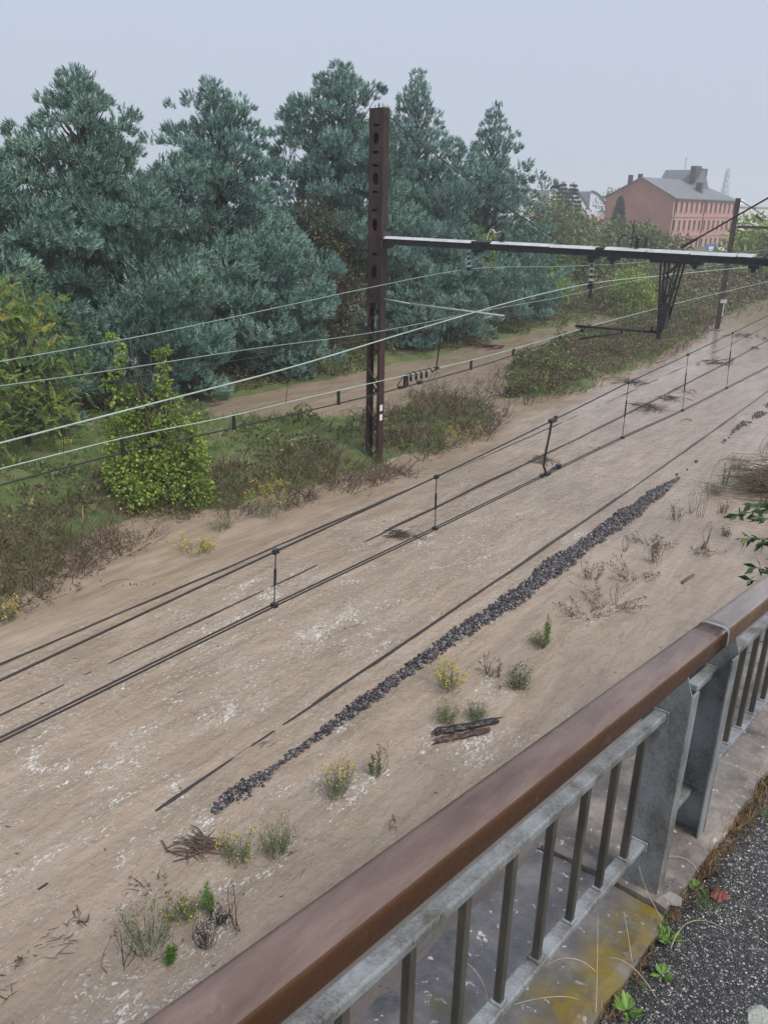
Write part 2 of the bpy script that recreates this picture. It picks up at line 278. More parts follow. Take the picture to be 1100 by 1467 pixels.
# ------------------------------------------------------------------ object helpers
def tag(o, label=None, cat=None, group=None, kind=None):
    if label: o['label'] = label
    if cat: o['category'] = cat
    if group: o['group'] = group
    if kind: o['kind'] = kind
    return o
def empty(name, loc=(0, 0, 0), label=None, cat=None, group=None):
    o = bpy.data.objects.new(name, None); o.location = tuple(loc); o.empty_display_size = .2; COL.objects.link(o); return tag(o, label, cat, group)
def link(name, me, parent=None, mats=()):
    for m in mats: me.materials.append(m)
    o = bpy.data.objects.new(name, me); COL.objects.link(o)
    if parent is not None:
        o.parent = parent; o.matrix_parent_inverse = Matrix.Identity(4)
        p = parent
        off = Vector((0, 0, 0))
        while p is not None: off += p.location; p = p.parent
        o.location = -off                                             # geometry is written in world coordinates
    return o
def npmesh(name, V, F, v=None, smooth=False, midx=None):
    """mesh from arrays; F (n,k) all faces alike, v a value per vertex"""
    V = np.asarray(V, np.float32); F = np.asarray(F, np.int32); me = bpy.data.meshes.new(name)
    k = F.shape[1]; me.vertices.add(len(V)); me.vertices.foreach_set('co', V.ravel())
    me.loops.add(F.size); me.loops.foreach_set('vertex_index', F.ravel())
    me.polygons.add(len(F)); me.polygons.foreach_set('loop_start', np.arange(0, F.size, k, dtype=np.int32))
    if midx is not None: me.polygons.foreach_set('material_index', np.asarray(midx, np.int32))
    if smooth: me.polygons.foreach_set('use_smooth', np.ones(len(F), bool))
    if v is not None:
        a = me.attributes.new('v', 'FLOAT', 'POINT'); a.data.foreach_set('value', np.asarray(v, np.float32))
    me.update(calc_edges=True); return me

class MB:
    """collects boxes, bars, tubes ... and builds ONE mesh object"""
    def __init__(s): s.V = []; s.F = []
    def add(s, V, F):
        o = len(s.V); s.V += [tuple(map(float, p)) for p in V]; s.F += [tuple(i+o for i in f) for f in F]; return s
    def box(s, c, d, M=None):
        c = np.array(c, float); d = np.array(d, float)/2
        P = np.array([[x, y, z] for x in (-1, 1) for y in (-1, 1) for z in (-1, 1)])*d
        if M is not None: P = P@np.array(M).T
        return s.add(P+c, [(0, 1, 3, 2), (4, 6, 7, 5), (0, 4, 5, 1), (2, 3, 7, 6), (0, 2, 6, 4), (1, 5, 7, 3)])
    def hexa(s, P):       # 8 corners in the order of box()
        return s.add(P, [(0, 1, 3, 2), (4, 6, 7, 5), (0, 4, 5, 1), (2, 3, 7, 6), (0, 2, 6, 4), (1, 5, 7, 3)])
    def bar(s, a, b, w, h=None, up=(0, 0, 1)):
        a = np.array(a, float); b = np.array(b, float); d = b-a; L = np.linalg.norm(d); d = d/L
        u = np.array(up, float); x = np.cross(d, u)
        if np.linalg.norm(x) < 1e-4: x = np.cross(d, (1, 0, 0))
        x /= np.linalg.norm(x); z = np.cross(x, d); M = np.stack([x, d, z], 1)
        return s.box((a+b)/2, (w, L, h or w), M)
    def tube(s, pts, r, n=6, cap=True):
        pts = [np.array(p, float) for p in pts]; k = len(pts); rr = r if hasattr(r, '__len__') else [r]*k
        o = len(s.V); x = None
        for i, p in enumerate(pts):
            d = pts[min(i+1, k-1)]-pts[max(i-1, 0)]; d = d/(np.linalg.norm(d)+1e-9)
            if x is None: x = np.cross(d, (0, 0, 1) if abs(d[2]) < .9 else (1, 0, 0))
            x = x-d*np.dot(x, d); x /= np.linalg.norm(x)+1e-9; y = np.cross(d, x)
            for j in range(n):
                a = 2*math.pi*j/n; s.V.append(tuple(p+(x*math.cos(a)+y*math.sin(a))*rr[i]))
        for i in range(k-1):
            for j in range(n):
                a = o+i*n+j; b = o+i*n+(j+1) % n; s.F.append((a, b, b+n, a+n))
        if cap: s.F.append(tuple(o+j for j in reversed(range(n)))); s.F.append(tuple(o+(k-1)*n+j for j in range(n)))
        return s
    def lathe(s, c, prof, n=10):
        o = len(s.V)
        for r, z in prof:
            for j in range(n): a = 2*math.pi*j/n; s.V.append((c[0]+r*math.cos(a), c[1]+r*math.sin(a), c[2]+z))
        for i in range(len(prof)-1):
            for j in range(n):
                a = o+i*n+j; b = o+i*n+(j+1) % n; s.F.append((a, b, b+n, a+n))
        s.F.append(tuple(o+j for j in reversed(range(n)))); s.F.append(tuple(o+(len(prof)-1)*n+j for j in range(n)))
        return s
    def build(s, name, mat, parent=None, smooth=False, bevel=0):
        me = bpy.data.meshes.new(name); me.from_pydata(s.V, [], s.F); me.update()
        if smooth: me.polygons.foreach_set('use_smooth', np.ones(len(me.polygons), bool))
        o = link(name, me, parent, [mat])
        if bevel:
            b = o.modifiers.new('bevel', 'BEVEL'); b.width = bevel; b.segments = 2; b.limit_method = 'ANGLE'
        return o

def basis(D, roll):
    D = D/np.linalg.norm(D, axis=1, keepdims=True); ref = np.where(np.abs(D[:, 2:3]) < .9, [[0, 0, 1.]], [[1., 0, 0]])
    x = np.cross(D, ref); x /= np.linalg.norm(x, axis=1, keepdims=True); y = np.cross(D, x)
    c, s_ = np.cos(roll)[:, None], np.sin(roll)[:, None]
    return np.stack([x*c+y*s_, -x*s_+y*c, D], 2)                       # columns x, y, axis
def scatter(T, F, pos, D, size, v=None, roll=None):
    """copies of a small template (axis +z) at pos, pointing along D -> arrays"""
    n = len(pos); roll = rng.random(n)*6.283 if roll is None else roll; R = basis(np.asarray(D, float), roll)
    size = np.asarray(size, float); size = size[:, None, None] if size.ndim == 1 else size[:, None, :]
    V = (np.matmul(T[None]*size, R.transpose(0, 2, 1))+np.asarray(pos)[:, None]).astype(np.float32)
    Fa = F[None]+(np.arange(n)*len(T))[:, None, None]
    v = rng.random(n) if v is None else v
    return V.reshape(-1, 3), Fa.reshape(-1, F.shape[1]), np.repeat(v, len(T))
def merge(parts):
    V = []; F = []; v = []; o = 0
    for a, f, c in parts: V.append(a); F.append(f+o); v.append(c); o += len(a)
    return np.concatenate(V), np.concatenate(F), np.concatenate(v)
def unit(n):
    d = rng.normal(size=(n, 3)); return d/np.linalg.norm(d, axis=1, keepdims=True)

LEAF_T = np.array([[0, 0, 0], [.32, .08, .45], [0, 0, 1], [-.32, .08, .45]]); LEAF_F = np.array([[0, 1, 2, 3]])
def many(base, F, items):
    V = []; Fs = []
    for k, (o, d, s, wd) in enumerate(items):
        R = basis(np.array([d], float), np.array([rng.random()*6.28]))[0]
        V.append((base*np.array([wd, wd, 1])*s)@R.T+np.array(o)); Fs.append(F+k*len(base))
    return np.concatenate(V), np.concatenate(Fs)
SPIKE_T = np.array([[-.085, 0, 0], [.085, 0, .08], [0, .03, 1]]); SPIKE_F = np.array([[0, 1, 2]])
def plume(seed, n=9):
    """feathery spray: thin scale-leaf twigs fanning off an upright axis"""
    r = np.random.default_rng(seed); it = []
    for k in range(n):
        t = k/(n-1); a = 2.4*k+r.random(); tilt = 1.0-.75*t
        d = (math.sin(tilt)*math.cos(a), math.sin(tilt)*math.sin(a), math.cos(tilt)+.12)
        it.append(((0, 0, t*.6), d, .50-.14*t+r.random()*.12, 1.75))
    return many(SPIKE_T, SPIKE_F, it)
PLUMES = [plume(k) for k in range(4)]
def pinnate(n=8, droop=.35):
    it = []
    for k in range(n):
        t = (k+.6)/n
        for sgn in (-1, 1): it.append(((0, -droop*t*t, t), (sgn*.9, -.25-droop*t, .45), .30*(1-.45*t), .55))
    it.append(((0, -droop, 1), (0, -.6, .8), .25, .55))
    V = []; Fs = []
    for k, (o, d, s, wd) in enumerate(it):
        R = basis(np.array([d], float), np.array([0.]))[0]; V.append((LEAF_T*np.array([wd, wd, 1])*s)@R.T+np.array(o)); Fs.append(LEAF_F+k*4)
    return np.concatenate(V), np.concatenate(Fs)
PINN = pinnate()
BLADE_T = np.array([[-.03, 0, 0], [.03, 0, 0], [.022, .12, .55], [-.022, .12, .55], [0, .38, 1.]])
BLADE_F = np.array([[0, 1, 2, 3], [3, 2, 4, 4]])
def tuft(seed, n=6, spread=.5):
    r = np.random.default_rng(seed); V = []; Fs = []
    for k in range(n):
        a = 6.283*k/n+r.random(); s = .6+.4*r.random(); ti = spread*r.random()
        c, q = math.cos(a), math.sin(a); P = BLADE_T*np.array([1.2, 1, 1])*s
        P = np.stack([P[:, 0], P[:, 1]*math.cos(ti)+P[:, 2]*math.sin(ti), P[:, 2]*math.cos(ti)-P[:, 1]*math.sin(ti)*.3], 1)
        P = np.stack([P[:, 0]*c-P[:, 1]*q, P[:, 0]*q+P[:, 1]*c, P[:, 2]], 1)+np.array([.12*(r.random()-.5), .12*(r.random()-.5), 0])
        V.append(P[[0, 1, 2, 3]]); Fs.append(np.array([[0, 1, 2, 3]])+8*k); V.append(P[[3, 2, 4, 4]]+np.array([[0, 0, 0], [0, 0, 0], [0, 0, 0], [.002, 0, 0]])); Fs.append(np.array([[4, 5, 6, 7]])+8*k)
    return np.concatenate(V), np.concatenate(Fs)
TUFTS = [tuft(k) for k in range(4)]
def ico():
    t = (1+5**.5)/2
    V = np.array([[-1, t, 0], [1, t, 0], [-1, -t, 0], [1, -t, 0], [0, -1, t], [0, 1, t], [0, -1, -t], [0, 1, -t], [t, 0, -1], [t, 0, 1], [-t, 0, -1], [-t, 0, 1]], float)
    F = np.array([[0, 11, 5], [0, 5, 1], [0, 1, 7], [0, 7, 10], [0, 10, 11], [1, 5, 9], [5, 11, 4], [11, 10, 2], [10, 7, 6], [7, 1, 8], [3, 9, 4], [3, 4, 2], [3, 2, 6], [3, 6, 8], [3, 8, 9], [4, 9, 5], [2, 4, 11], [6, 2, 10], [8, 6, 7], [9, 8, 1]])
    return V/np.linalg.norm(V[0]), F
ICO_V, ICO_F = ico()
def stone_t(seed):
    r = np.random.default_rng(seed); return ICO_V*(.7+.5*r.random((12, 1)))*np.array([1, .8, .6])
def stems_arr(P0, P1, r0, bend=.1, seg=3, v=None):
    """thin three-sided stems from P0 to P1 as quads"""
    n = len(P0); t = np.linspace(0, 1, seg+1); d = P1-P0; L = np.linalg.norm(d, axis=1)
    b = rng.normal(size=(n, 3))*(L*bend)[:, None]; C = P0[:, None]+d[:, None]*t[None, :, None]+b[:, None]*(4*t*(1-t))[None, :, None]
    R = basis(d, rng.random(n)*6.28); ang = np.arange(3)*2.0944
    ring = R[:, :, 0][:, None]*np.cos(ang)[None, :, None]+R[:, :, 1][:, None]*np.sin(ang)[None, :, None]
    rad = np.broadcast_to(np.asarray(r0, float), (n,))[:, None]*(1-.65*t)[None]
    V = C[:, :, None]+ring[:, None]*rad[:, :, None, None]
    f = []
    for i in range(seg):
        for j in range(3): f.append([i*3+j, i*3+(j+1) % 3, (i+1)*3+(j+1) % 3, (i+1)*3+j])
    F = np.array(f)[None]+(np.arange(n)*3*(seg+1))[:, None, None]
    v = rng.random(n) if v is None else v
    return V.reshape(-1, 3), F.reshape(-1, 4), np.repeat(v, 3*(seg+1))
# ------------------------------------------------------------------ terrain and water
def grid(xs, ys, zf):
    X, Y = np.meshgrid(xs, ys, indexing='ij'); Z = zf(X, Y); nx, ny = len(xs), len(ys)
    i = (np.arange(nx-1)[:, None]*ny+np.arange(ny-1)[None]).ravel()
    return np.stack([X, Y, Z], 2).reshape(-1, 3), np.stack([i, i+ny, i+ny+1, i+1], 1)
SH_Y = [-30, 4, 6.8, 9.1, 12, 14.8, 17.5, 19.5, 24.3, 26.5, 28.3, 30.0, 31.5, 34, 40, 47, 56, 60, 82, 120, 300]
SH_X = [-15.2, -15.2, -15.4, -16.2, -16.6, -15.5, -14.9, -14.6, -14.6, -15.0, -16.8, -16.6, -15.2, -14.9, -15.0, -15.3, -16.2, -17.2, -18.2, -19, -19]
FA_Y = [-30, 17.5, 19.5, 22, 24.3, 26.5, 28.3, 30.0, 31.5, 34, 38, 46, 58, 66, 74, 300]
FA_X = [-40, -40, -23.6, -20.6, -19.0, -18.4, -17.3, -17.2, -17.0, -18.6, -20.4, -21.6, -22.4, -24.0, -40, -40]
def land(x, y):
    xs = np.interp(y, SH_Y, SH_X)+(vnoise(x, y, 1.7, 3)-.5)*1.6+(vnoise(x, y, .6, 4)-.5)*.5
    xf = np.interp(y, FA_Y, FA_X)+(vnoise(x, y, 1.5, 5)-.5)*1.2
    ins = np.minimum(xs-x, x-xf)
    h = np.where(ins > 0, .42*(1-np.exp(-np.maximum(ins, 0)/1.3)), .45*np.maximum(ins, -1.2))
    back = (-24.6+(vnoise(x, y, 2., 6)-.5)*1.6)-x                      # the far side of the flooded path
    hb = np.where(back > 0, .55*(1-np.exp(-np.maximum(back, 0)/2.))+.25*np.clip((back-3)/8, 0, 1), .45*np.maximum(back, -1.2))
    h = np.maximum(h, hb)
    return h+(vnoise(x, y, .8, 7)-.5)*.12*(h > -.2)+(vnoise(x, y, 2.7, 8)-.5)*.22*(h > 0)
def land_far(x, y):
    h = land(x, y); h = np.where(x > 1.0, .4, h); return np.where(y > 230, np.maximum(h, .4), h)
xs = np.concatenate([np.linspace(-560, -60, 26), np.linspace(-55, -34, 15), np.arange(-33, -13.2, .3), np.linspace(-12, 0, 7), np.linspace(4, 180, 12)])
ys = np.concatenate([np.linspace(-60, -6, 10), np.arange(-4, 66, .4), np.arange(67, 130, 2.), np.linspace(135, 900, 40)])
V, F = grid(xs, ys, land_far)
tag(link('terrain', npmesh('terrain', V, F, smooth=True), None, [SOIL]), kind='structure')

def ripple(x, y):
    z = (vnoise(x+.3*y, y*.6, .55, 21)-.5)*.028+(vnoise(x, y*.7, .24, 22)-.5)*.012
    return z
xs = np.concatenate([np.linspace(-30, -16.5, 28), np.arange(-16.3, -1.5, .14), np.linspace(-1.4, 2, 8)])
ys = np.concatenate([np.linspace(-30, -4, 14), np.arange(-3.5, 22, .14), np.arange(22.2, 60, .3), np.linspace(61, 228, 60)])
V, F = grid(xs, ys, lambda X, Y: ripple(X, Y)*np.clip((X+17)/2, 0, 1)*np.clip((60-Y)/30, 0, 1)*np.clip((Y+3)/3, 0, 1))
x, y = V[:, 0], V[:, 1]
band = lambda a, c, wd: np.exp(-((a-c)/wd)**2)
fo = .62*band(x, -9.6, 2.4)*np.clip((26-y)/14, 0, 1)+.35*band(x, -11.6, 1.0)*np.clip((34-y)/16, 0, 1)+.3*band(x, -5.5, 1.6)*np.clip((14-y)/8, 0, 1)
fo += .62*band(x, -4.0-.06*(y-8), .45)*band(y, 10, 4.5)+.22*band(x, -8, 2.6)*np.clip((60-y)/30, 0, 1)
for (px, py, rx, amt) in [(818, 772, .42, .9), (800, 790, .4, .9), (470, 1130, .28, .9), (150, 1430, .34, 1.15), (110, 1460, .3, 1.05), (660, 1062, .5, .6), (720, 993, .22, 1.1), (270, 1395, .3, .7), (445, 1250, .4, .4), (205, 1060, .25, .8), (700, 855, .2, .8), (180, 1135, .3, .7), (290, 1200, .25, .75), (20, 1290, .3, .5), (705, 1070, .6, .45)]:
    g = G(px, py); fo += amt*np.exp(-(((x-g[0])/rx)**2+((y-g[1])/(rx*1.5))**2))
fo += .16*(x < -6.5)*(x > -13)+.06; fo *= .45+.9*vnoise(x, y, 1.3, 31)
chop = .52+.75*band(x, -8.6, 1.9)*np.clip((48-y)/20, .25, 1)+.4*band(x, -11, 1.4)+.35*band(x, -4.5, 1.8)
chop = chop*np.clip(1.25-y/50, .4, 1.1); chop = np.where(x < -13.2, .2+.12*vnoise(x, y, 3, 33), chop)
me = npmesh('flood_water', V, F, smooth=True)
for nm, arr in (('foam', np.clip(fo, 0, 1)), ('chop', np.clip(chop, 0, 1))):
    a = me.attributes.new(nm, 'FLOAT', 'POINT'); a.data.foreach_set('value', arr.astype(np.float32))
tag(link('flood_water', me, None, [WATER]), kind='structure')

# ------------------------------------------------------------------ the walkway, its coping and wall
def slope_sheet(xs, ys, zf):
    X, Y = np.meshgrid(xs, ys, indexing='ij'); nx, ny = len(xs), len(ys)
    V = np.stack([X+KX*Y, Y, CAMZ+zf(X, Y)+KZ*Y], 2).reshape(-1, 3); i = (np.arange(nx-1)[:, None]*ny+np.arange(ny-1)[None]).ravel()
    return V, np.stack([i, i+ny, i+ny+1, i+1], 1), X, Y
ZC, ZT, ZA = -1.955, -1.915, -1.985
V, F, X, Y = slope_sheet(np.concatenate([np.arange(-.62, .5, .02), np.linspace(.55, 3.5, 12)]), np.concatenate([np.linspace(-6, .4, 12), np.arange(.5, 4, .03), np.linspace(4.2, 30, 16)]),
    lambda X, Y: ZA+(vnoise(X, Y, .25, 41)-.5)*.014+(vnoise(X, Y, .06, 42)-.5)*.005-.03*np.exp(-((X+.56)/.05)**2))
tag(link('pavement', npmesh('pavement', V, F, smooth=True), None, [ASPH]), kind='structure')

wall = empty('retaining_wall', RP(-.8, 2.3, -2.2), 'concrete retaining wall with mossy coping slabs beneath the railing', 'wall')
def slab(y0, y1, z, mat, edge, seed):
    ys = np.linspace(y0, y1, int((y1-y0)/.05)+2); xs = np.linspace(0, 1, 14)
    Xo = -1.06+(vnoise(ys, ys*0, .07, 50)-.5)*.022+(vnoise(ys, ys*0, .6, 48)-.5)*.02; Xi = -.555+edge+(vnoise(ys, ys*0, .1, 49)-.5)*.022
    P = []; jog = lambda x_: (vnoise(x_, 3.3, .07, 47)-.5)*.10+(vnoise(x_, 7.7, .2, 46)-.5)*.12
    for a, yy in enumerate(ys):
        xm = Xo[a]+(Xi[a]-Xo[a])*.5
        r = [RP(Xo[a], yy, z-.16)]+[RP(Xo[a]+(Xi[a]-Xo[a])*t, yy, z+(vnoise(t*3, yy, .12, seed+5)-.5)*.012-.012*max(0, (t-.9)*10)**2-.01*max(0, (.08-t)*12)**2) for t in xs]+[RP(Xi[a], yy, z-.16)]
        P.append(r)
    P = np.array(P); n, m = P.shape[:2]; i = (np.arange(n-1)[:, None]*m+np.arange(m-1)[None]).ravel()
    V = P.reshape(-1, 3); F = [tuple(q) for q in np.stack([i, i+1, i+m+1, i+m], 1)]
    F += [tuple(range(m)), tuple(reversed(range((n-1)*m, n*m))), ]
    me = bpy.data.meshes.new('coping_slab'); me.from_pydata([tuple(p) for p in V], [], F); me.update()
    xr = V[:, 0]-KX*V[:, 1]; a = me.attributes.new('moss', 'FLOAT', 'POINT')
    mo = 1.25*np.exp(-((xr+.61)/.085)**2)*np.clip((V[:, 1]-1.2)/.5, 0, 1)+.5*np.exp(-((xr+.66)/.07)**2)*(V[:, 1] < 1.7)
    a.data.foreach_set('value', np.clip(mo, 0, 1).astype(np.float32))
    return link('coping_slab', me, wall, [mat])
slab(-3.2, -.4, ZC, COPM, 0, 51); slab(-.39, 2.285, ZC, COPM, 0, 55); slab(2.293, 3.25, ZC+.018, COPT, .0, 57); slab(3.258, 5.3, ZC+.014, COPT, 0, 59); slab(5.31, 8.4, ZC+.018, COPT, 0, 61)
mb = MB()
for a, b_ in [(-6, 3), (3, 12), (12, 30)]:
    P = []
    for xx in (-1.0, -.45):
        for yy in (a, b_):
            q = RP(xx, yy, ZC-.155); P += [(q[0], q[1], -1.2), tuple(q)]
    mb.hexa(P)
mb.build('wall_face', WALLC, wall)

# ------------------------------------------------------------------ the railing
def railing_bay(y0, y1, posts, balusters, hmat, label, cover_to):
    r = empty('railing_bay', RP(-.7, posts[0][0], ZC), label, 'railing', 'railing bays along the walkway')
    # handrail: rounded, slightly flattened tube
    pts = []; n = 44; C = (-.69, -1.03)
    ang = np.linspace(0, 2*math.pi, n, endpoint=False); e = 2/4.2
    prof = [(C[0]+.052*np.sign(math.cos(a))*abs(math.cos(a))**e, C[1]+.043*np.sign(math.sin(a))*abs(math.sin(a))**e) for a in ang]
    ys = np.linspace(y0, cover_to, 24); V = [RP(px, yy, pz) for yy in ys for px, pz in prof]; F = []
    for i in range(len(ys)-1):
        for j in range(n): F.append((i*n+j, i*n+(j+1) % n, (i+1)*n+(j+1) % n, (i+1)*n+j))
    F += [tuple(range(n)), tuple(reversed(range((len(ys)-1)*n, len(ys)*n)))]
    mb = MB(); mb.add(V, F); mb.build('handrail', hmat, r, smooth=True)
    def rectbar(name, z, wd, ht, ya, yb):
        P = []
        for xx in (-.7-wd/2, -.7+wd/2):
            for yy in (ya, yb):
                for zz in (z-ht/2, z+ht/2): P.append(RP(xx, yy, zz))
        return MB().hexa(P).build(name, GALV, r, bevel=.006)
    ends = [p[0] for p in posts]
    mid = rectbar('mid_rail', -1.215, .042, .03, y0, y1); bot = rectbar('bottom_rail', -1.752, .048, .026, y0, y1)
    for yb in balusters:
        P = []
        for xx in (-.711, -.689):
            for yy in (yb-.011, yb+.011):
                for zz in (-1.742, -1.225): P.append(RP(xx, yy, zz))
        b = MB().hexa(P).build('baluster', GALVD, r, bevel=.003)
        MB().box(RP(-.7, yb, -1.735), (.036, .036, .014)).build('weld_collar', GALV, b, bevel=.004)
    for yp, sgn in posts:
        mb = MB(); P = []
        web = [(-.762, ZC-.12), (-.615, ZC-.12), (-.618, -1.12), (-.640, -1.055), (-.742, -1.055), (-.758, -1.12)]
        V = [RP(x_, yp, z_) for x_, z_ in web]+[RP(x_, yp+.008*sgn, z_) for x_, z_ in web]
        k = len(web); F = [tuple(range(k)), tuple(reversed(range(k, 2*k)))]+[(j, (j+1) % k, k+(j+1) % k, k+j) for j in range(k)]
        mb.add(V, F); mb.build('post_web', GALV, r, bevel=.002)
        for xa in (-.762, -.615):
            x2 = xa+(.008 if xa < -.7 else -.008); P = []
            for xx in sorted((xa, x2)):
                for yy in sorted((yp+.0085*sgn, yp+.075*sgn)):
                    for zz in (ZC-.12, -1.12): P.append(RP(xx, yy, zz))
            MB().hexa(P).build('post_flange', GALV, r, bevel=.002)
        for zz, wd, ht in ((-1.215, .056, .044), (-1.752, .062, .04)):
            MB().box(RP(-.7, yp-.010, zz), (wd, .008, ht)).build('bracket_plate', GALV, r, bevel=.003)
    return r
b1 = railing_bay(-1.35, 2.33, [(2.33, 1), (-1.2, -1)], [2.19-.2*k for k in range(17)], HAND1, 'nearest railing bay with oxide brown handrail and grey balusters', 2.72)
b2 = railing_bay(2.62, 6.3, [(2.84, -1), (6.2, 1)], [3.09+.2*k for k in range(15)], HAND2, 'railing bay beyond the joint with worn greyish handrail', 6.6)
mb = MB(); n = 24                                                     # the sleeve at the joint
for yy in (2.712, 2.732): 
    pass
ring = MB(); ang = np.linspace(0, 2*math.pi, n, endpoint=False)
V = [RP(-.69+.0535*np.sign(math.cos(a))*abs(math.cos(a))**(2/4.2), yy, -1.03+.0445*np.sign(math.sin(a))*abs(math.sin(a))**(2/4.2)) for yy in (2.714, 2.735) for a in ang]
ring.add(V, [(j, (j+1) % n, n+(j+1) % n, n+j) for j in range(n)]+[tuple(range(n)), tuple(reversed(range(n, 2*n)))]); ring.build('joint_ring', GALV, b2, smooth=False)

# ------------------------------------------------------------------ rails, ballast
def rail(Xp, Yp, zf, label):
    """bullhead of a rail lying just at the water line: head and web along a measured curve"""
    yy = np.arange(-3, 150, .35); yy = yy[(yy < 60) | (np.arange(len(yy)) % 4 == 0)]
    k = np.polyfit(Yp, Xp, 2 if len(Yp) > 3 else 1); xx = np.where(yy < max(Yp), np.polyval(k, yy), np.polyval(k, max(Yp))+(yy-max(Yp))*np.polyval(np.polyder(k), max(Yp)))
    zz = zf(yy); prof = [(-.027, -.04), (-.027, -.006), (-.019, 0), (.019, 0), (.027, -.006), (.027, -.04), (.01, -.06), (.01, -.16), (-.01, -.16), (-.01, -.06)]
    n = len(prof); V = [(x+p, y, z+q) for x, y, z in zip(xx, yy, zz) for p, q in prof]
    F = [(i*n+j, i*n+(j+1) % n, (i+1)*n+(j+1) % n, (i+1)*n+j) for i in range(len(yy)-1) for j in range(n)]
    return tag(MB().add(V, F).build('rail', RAILM), label, 'rail', 'running rails at the water line')
H = CAMZ
P1 = [G(*q) for q in [(0, 950), (265, 840), (625, 686), (800, 608), (1042, 494), (1100, 467)]]
P2 = [G(*q) for q in [(0, 1024), (182, 942), (380, 844), (544, 764), (780, 653), (1100, 487)]]
P3 = [G(*q) for q in [(43, 1278), (197, 1182), (397, 1043), (645, 880), (780, 784), (1100, 560)]]
wob = lambda y, s, a: (vnoise(y, y*0+3, s, 71)-.5)*a
rail([p[0] for p in P1], [p[1] for p in P1], lambda y: .012+wob(y, 1.6, .05), 'far rail of the far track, thin ragged dark line in the water')
rail([p[0] for p in P2], [p[1] for p in P2], lambda y: np.where(y > 15, .05, .010)+wob(y, 2.2, .06), 'near rail of the far track, standing clear beyond the twig mat')
rail([p[0] for p in P3], [p[1] for p in P3], lambda y: np.where(y > 8.5, .028, np.where(y > 5.2, .0, -.024))+wob(y, 1.9, .06), 'rail beside the ballast ridge, nearest rail still showing')

def stones(n, px, w0, name, ylo, yhi, wf, hf, seed, size=(.030, .056)):
    r = np.random.default_rng(seed); y = ylo+(yhi-ylo)*r.random(n); q = r.normal(size=n)*.5
    keep = r.random(n) < np.clip(wf(y)/w0, 0.02, 1); y, q = y[keep], np.clip(q[keep], -1, 1)
    x = px(y)+q*wf(y); z = hf(y)*np.clip(1-q*q, 0, 1)*r.random(len(y))**.5+.004
    return np.stack([x, y, z], 1), size[0]+(size[1]-size[0])*r.random(len(y))**1.6
bx = lambda y: -6.98+.12*(vnoise(y, y*0, 2.3, 81)-.5)
def bw(y): return np.interp(y, [5.6, 6.3, 6.9, 7.2, 8.5, 10, 12, 15, 18, 21, 23.4, 24.4], [.10, .18, .03, .09, .12, .14, .19, .26, .28, .26, .16, .03])*(.75+.5*vnoise(y, y*0+9, .5, 83))
P, S = stones(10500, bx, .36, '', 5.6, 24.4, bw, lambda y: .065*bw(y)/.3, 5)
parts = []; idx = np.arange(len(P)) % 5
for k in range(5):
    s = idx == k; parts.append(scatter(stone_t(k), ICO_F, P[s], unit(s.sum())+np.array([0, 0, .8]), S[s]))
P, S = stones(1500, lambda y: -7.05-.018*(y-24)+.2*(vnoise(y, y*0, 1.5, 85)-.5), .3, '', 24.4, 44, lambda y: .3*(vnoise(y, y*0+2, .8, 86) > .6)*vnoise(y, y*0+2, .8, 86)*np.interp(y, [24, 26, 31, 34, 44], [.9, .7, .25, .9, .9]), lambda y: .02+y*0, 6, (.04, .075))
P = P[P[:, 1] > 24.4]; parts.append(scatter(stone_t(7), ICO_F, P, unit(len(P))+np.array([0, 0, .8]), S[:len(P)]))
V, F, v = merge(parts)
tag(link('ballast_ridge', npmesh('ballast_ridge', V, F, v), None, [BALL]), 'dark ridge of wet track ballast standing out of the brown water', 'ballast', kind='stuff')
# ------------------------------------------------------------------ the gantry over the tracks
GY = 19.4; GX = -15.06
gan = empty('catenary_gantry', (GX, GY, 0), 'rusty lattice mast carrying the long pale topped beam across the tracks', 'gantry')
def plate_holes(mb, x0, x1, z0, z1, Y, holes):
    xc = (x0+x1)/2; z = z0
    def quad(P): mb.add([(p[0], Y, p[1]) for p in P], [tuple(range(len(P)))])
    for zc, wd, ht, rd in sorted(holes):
        a, b = zc-ht/2, zc+ht/2
        quad([(x0, z), (x1, z), (x1, a), (x0, a)])
        t = np.linspace(-math.pi/2, math.pi/2, 9)
        e = .9 if rd else .25
        hx = [wd/2*abs(math.cos(q))**e for q in t]; hz = [zc+ht/2*math.sin(q) for q in t]
        for i in range(8):
            quad([(x0, hz[i]), (xc-hx[i], hz[i]), (xc-hx[i+1], hz[i+1]), (x0, hz[i+1])])
            quad([(xc+hx[i], hz[i]), (x1, hz[i]), (x1, hz[i+1]), (xc+hx[i+1], hz[i+1])])
        z = b
    quad([(x0, z), (x1, z), (x1, z1), (x0, z1)])
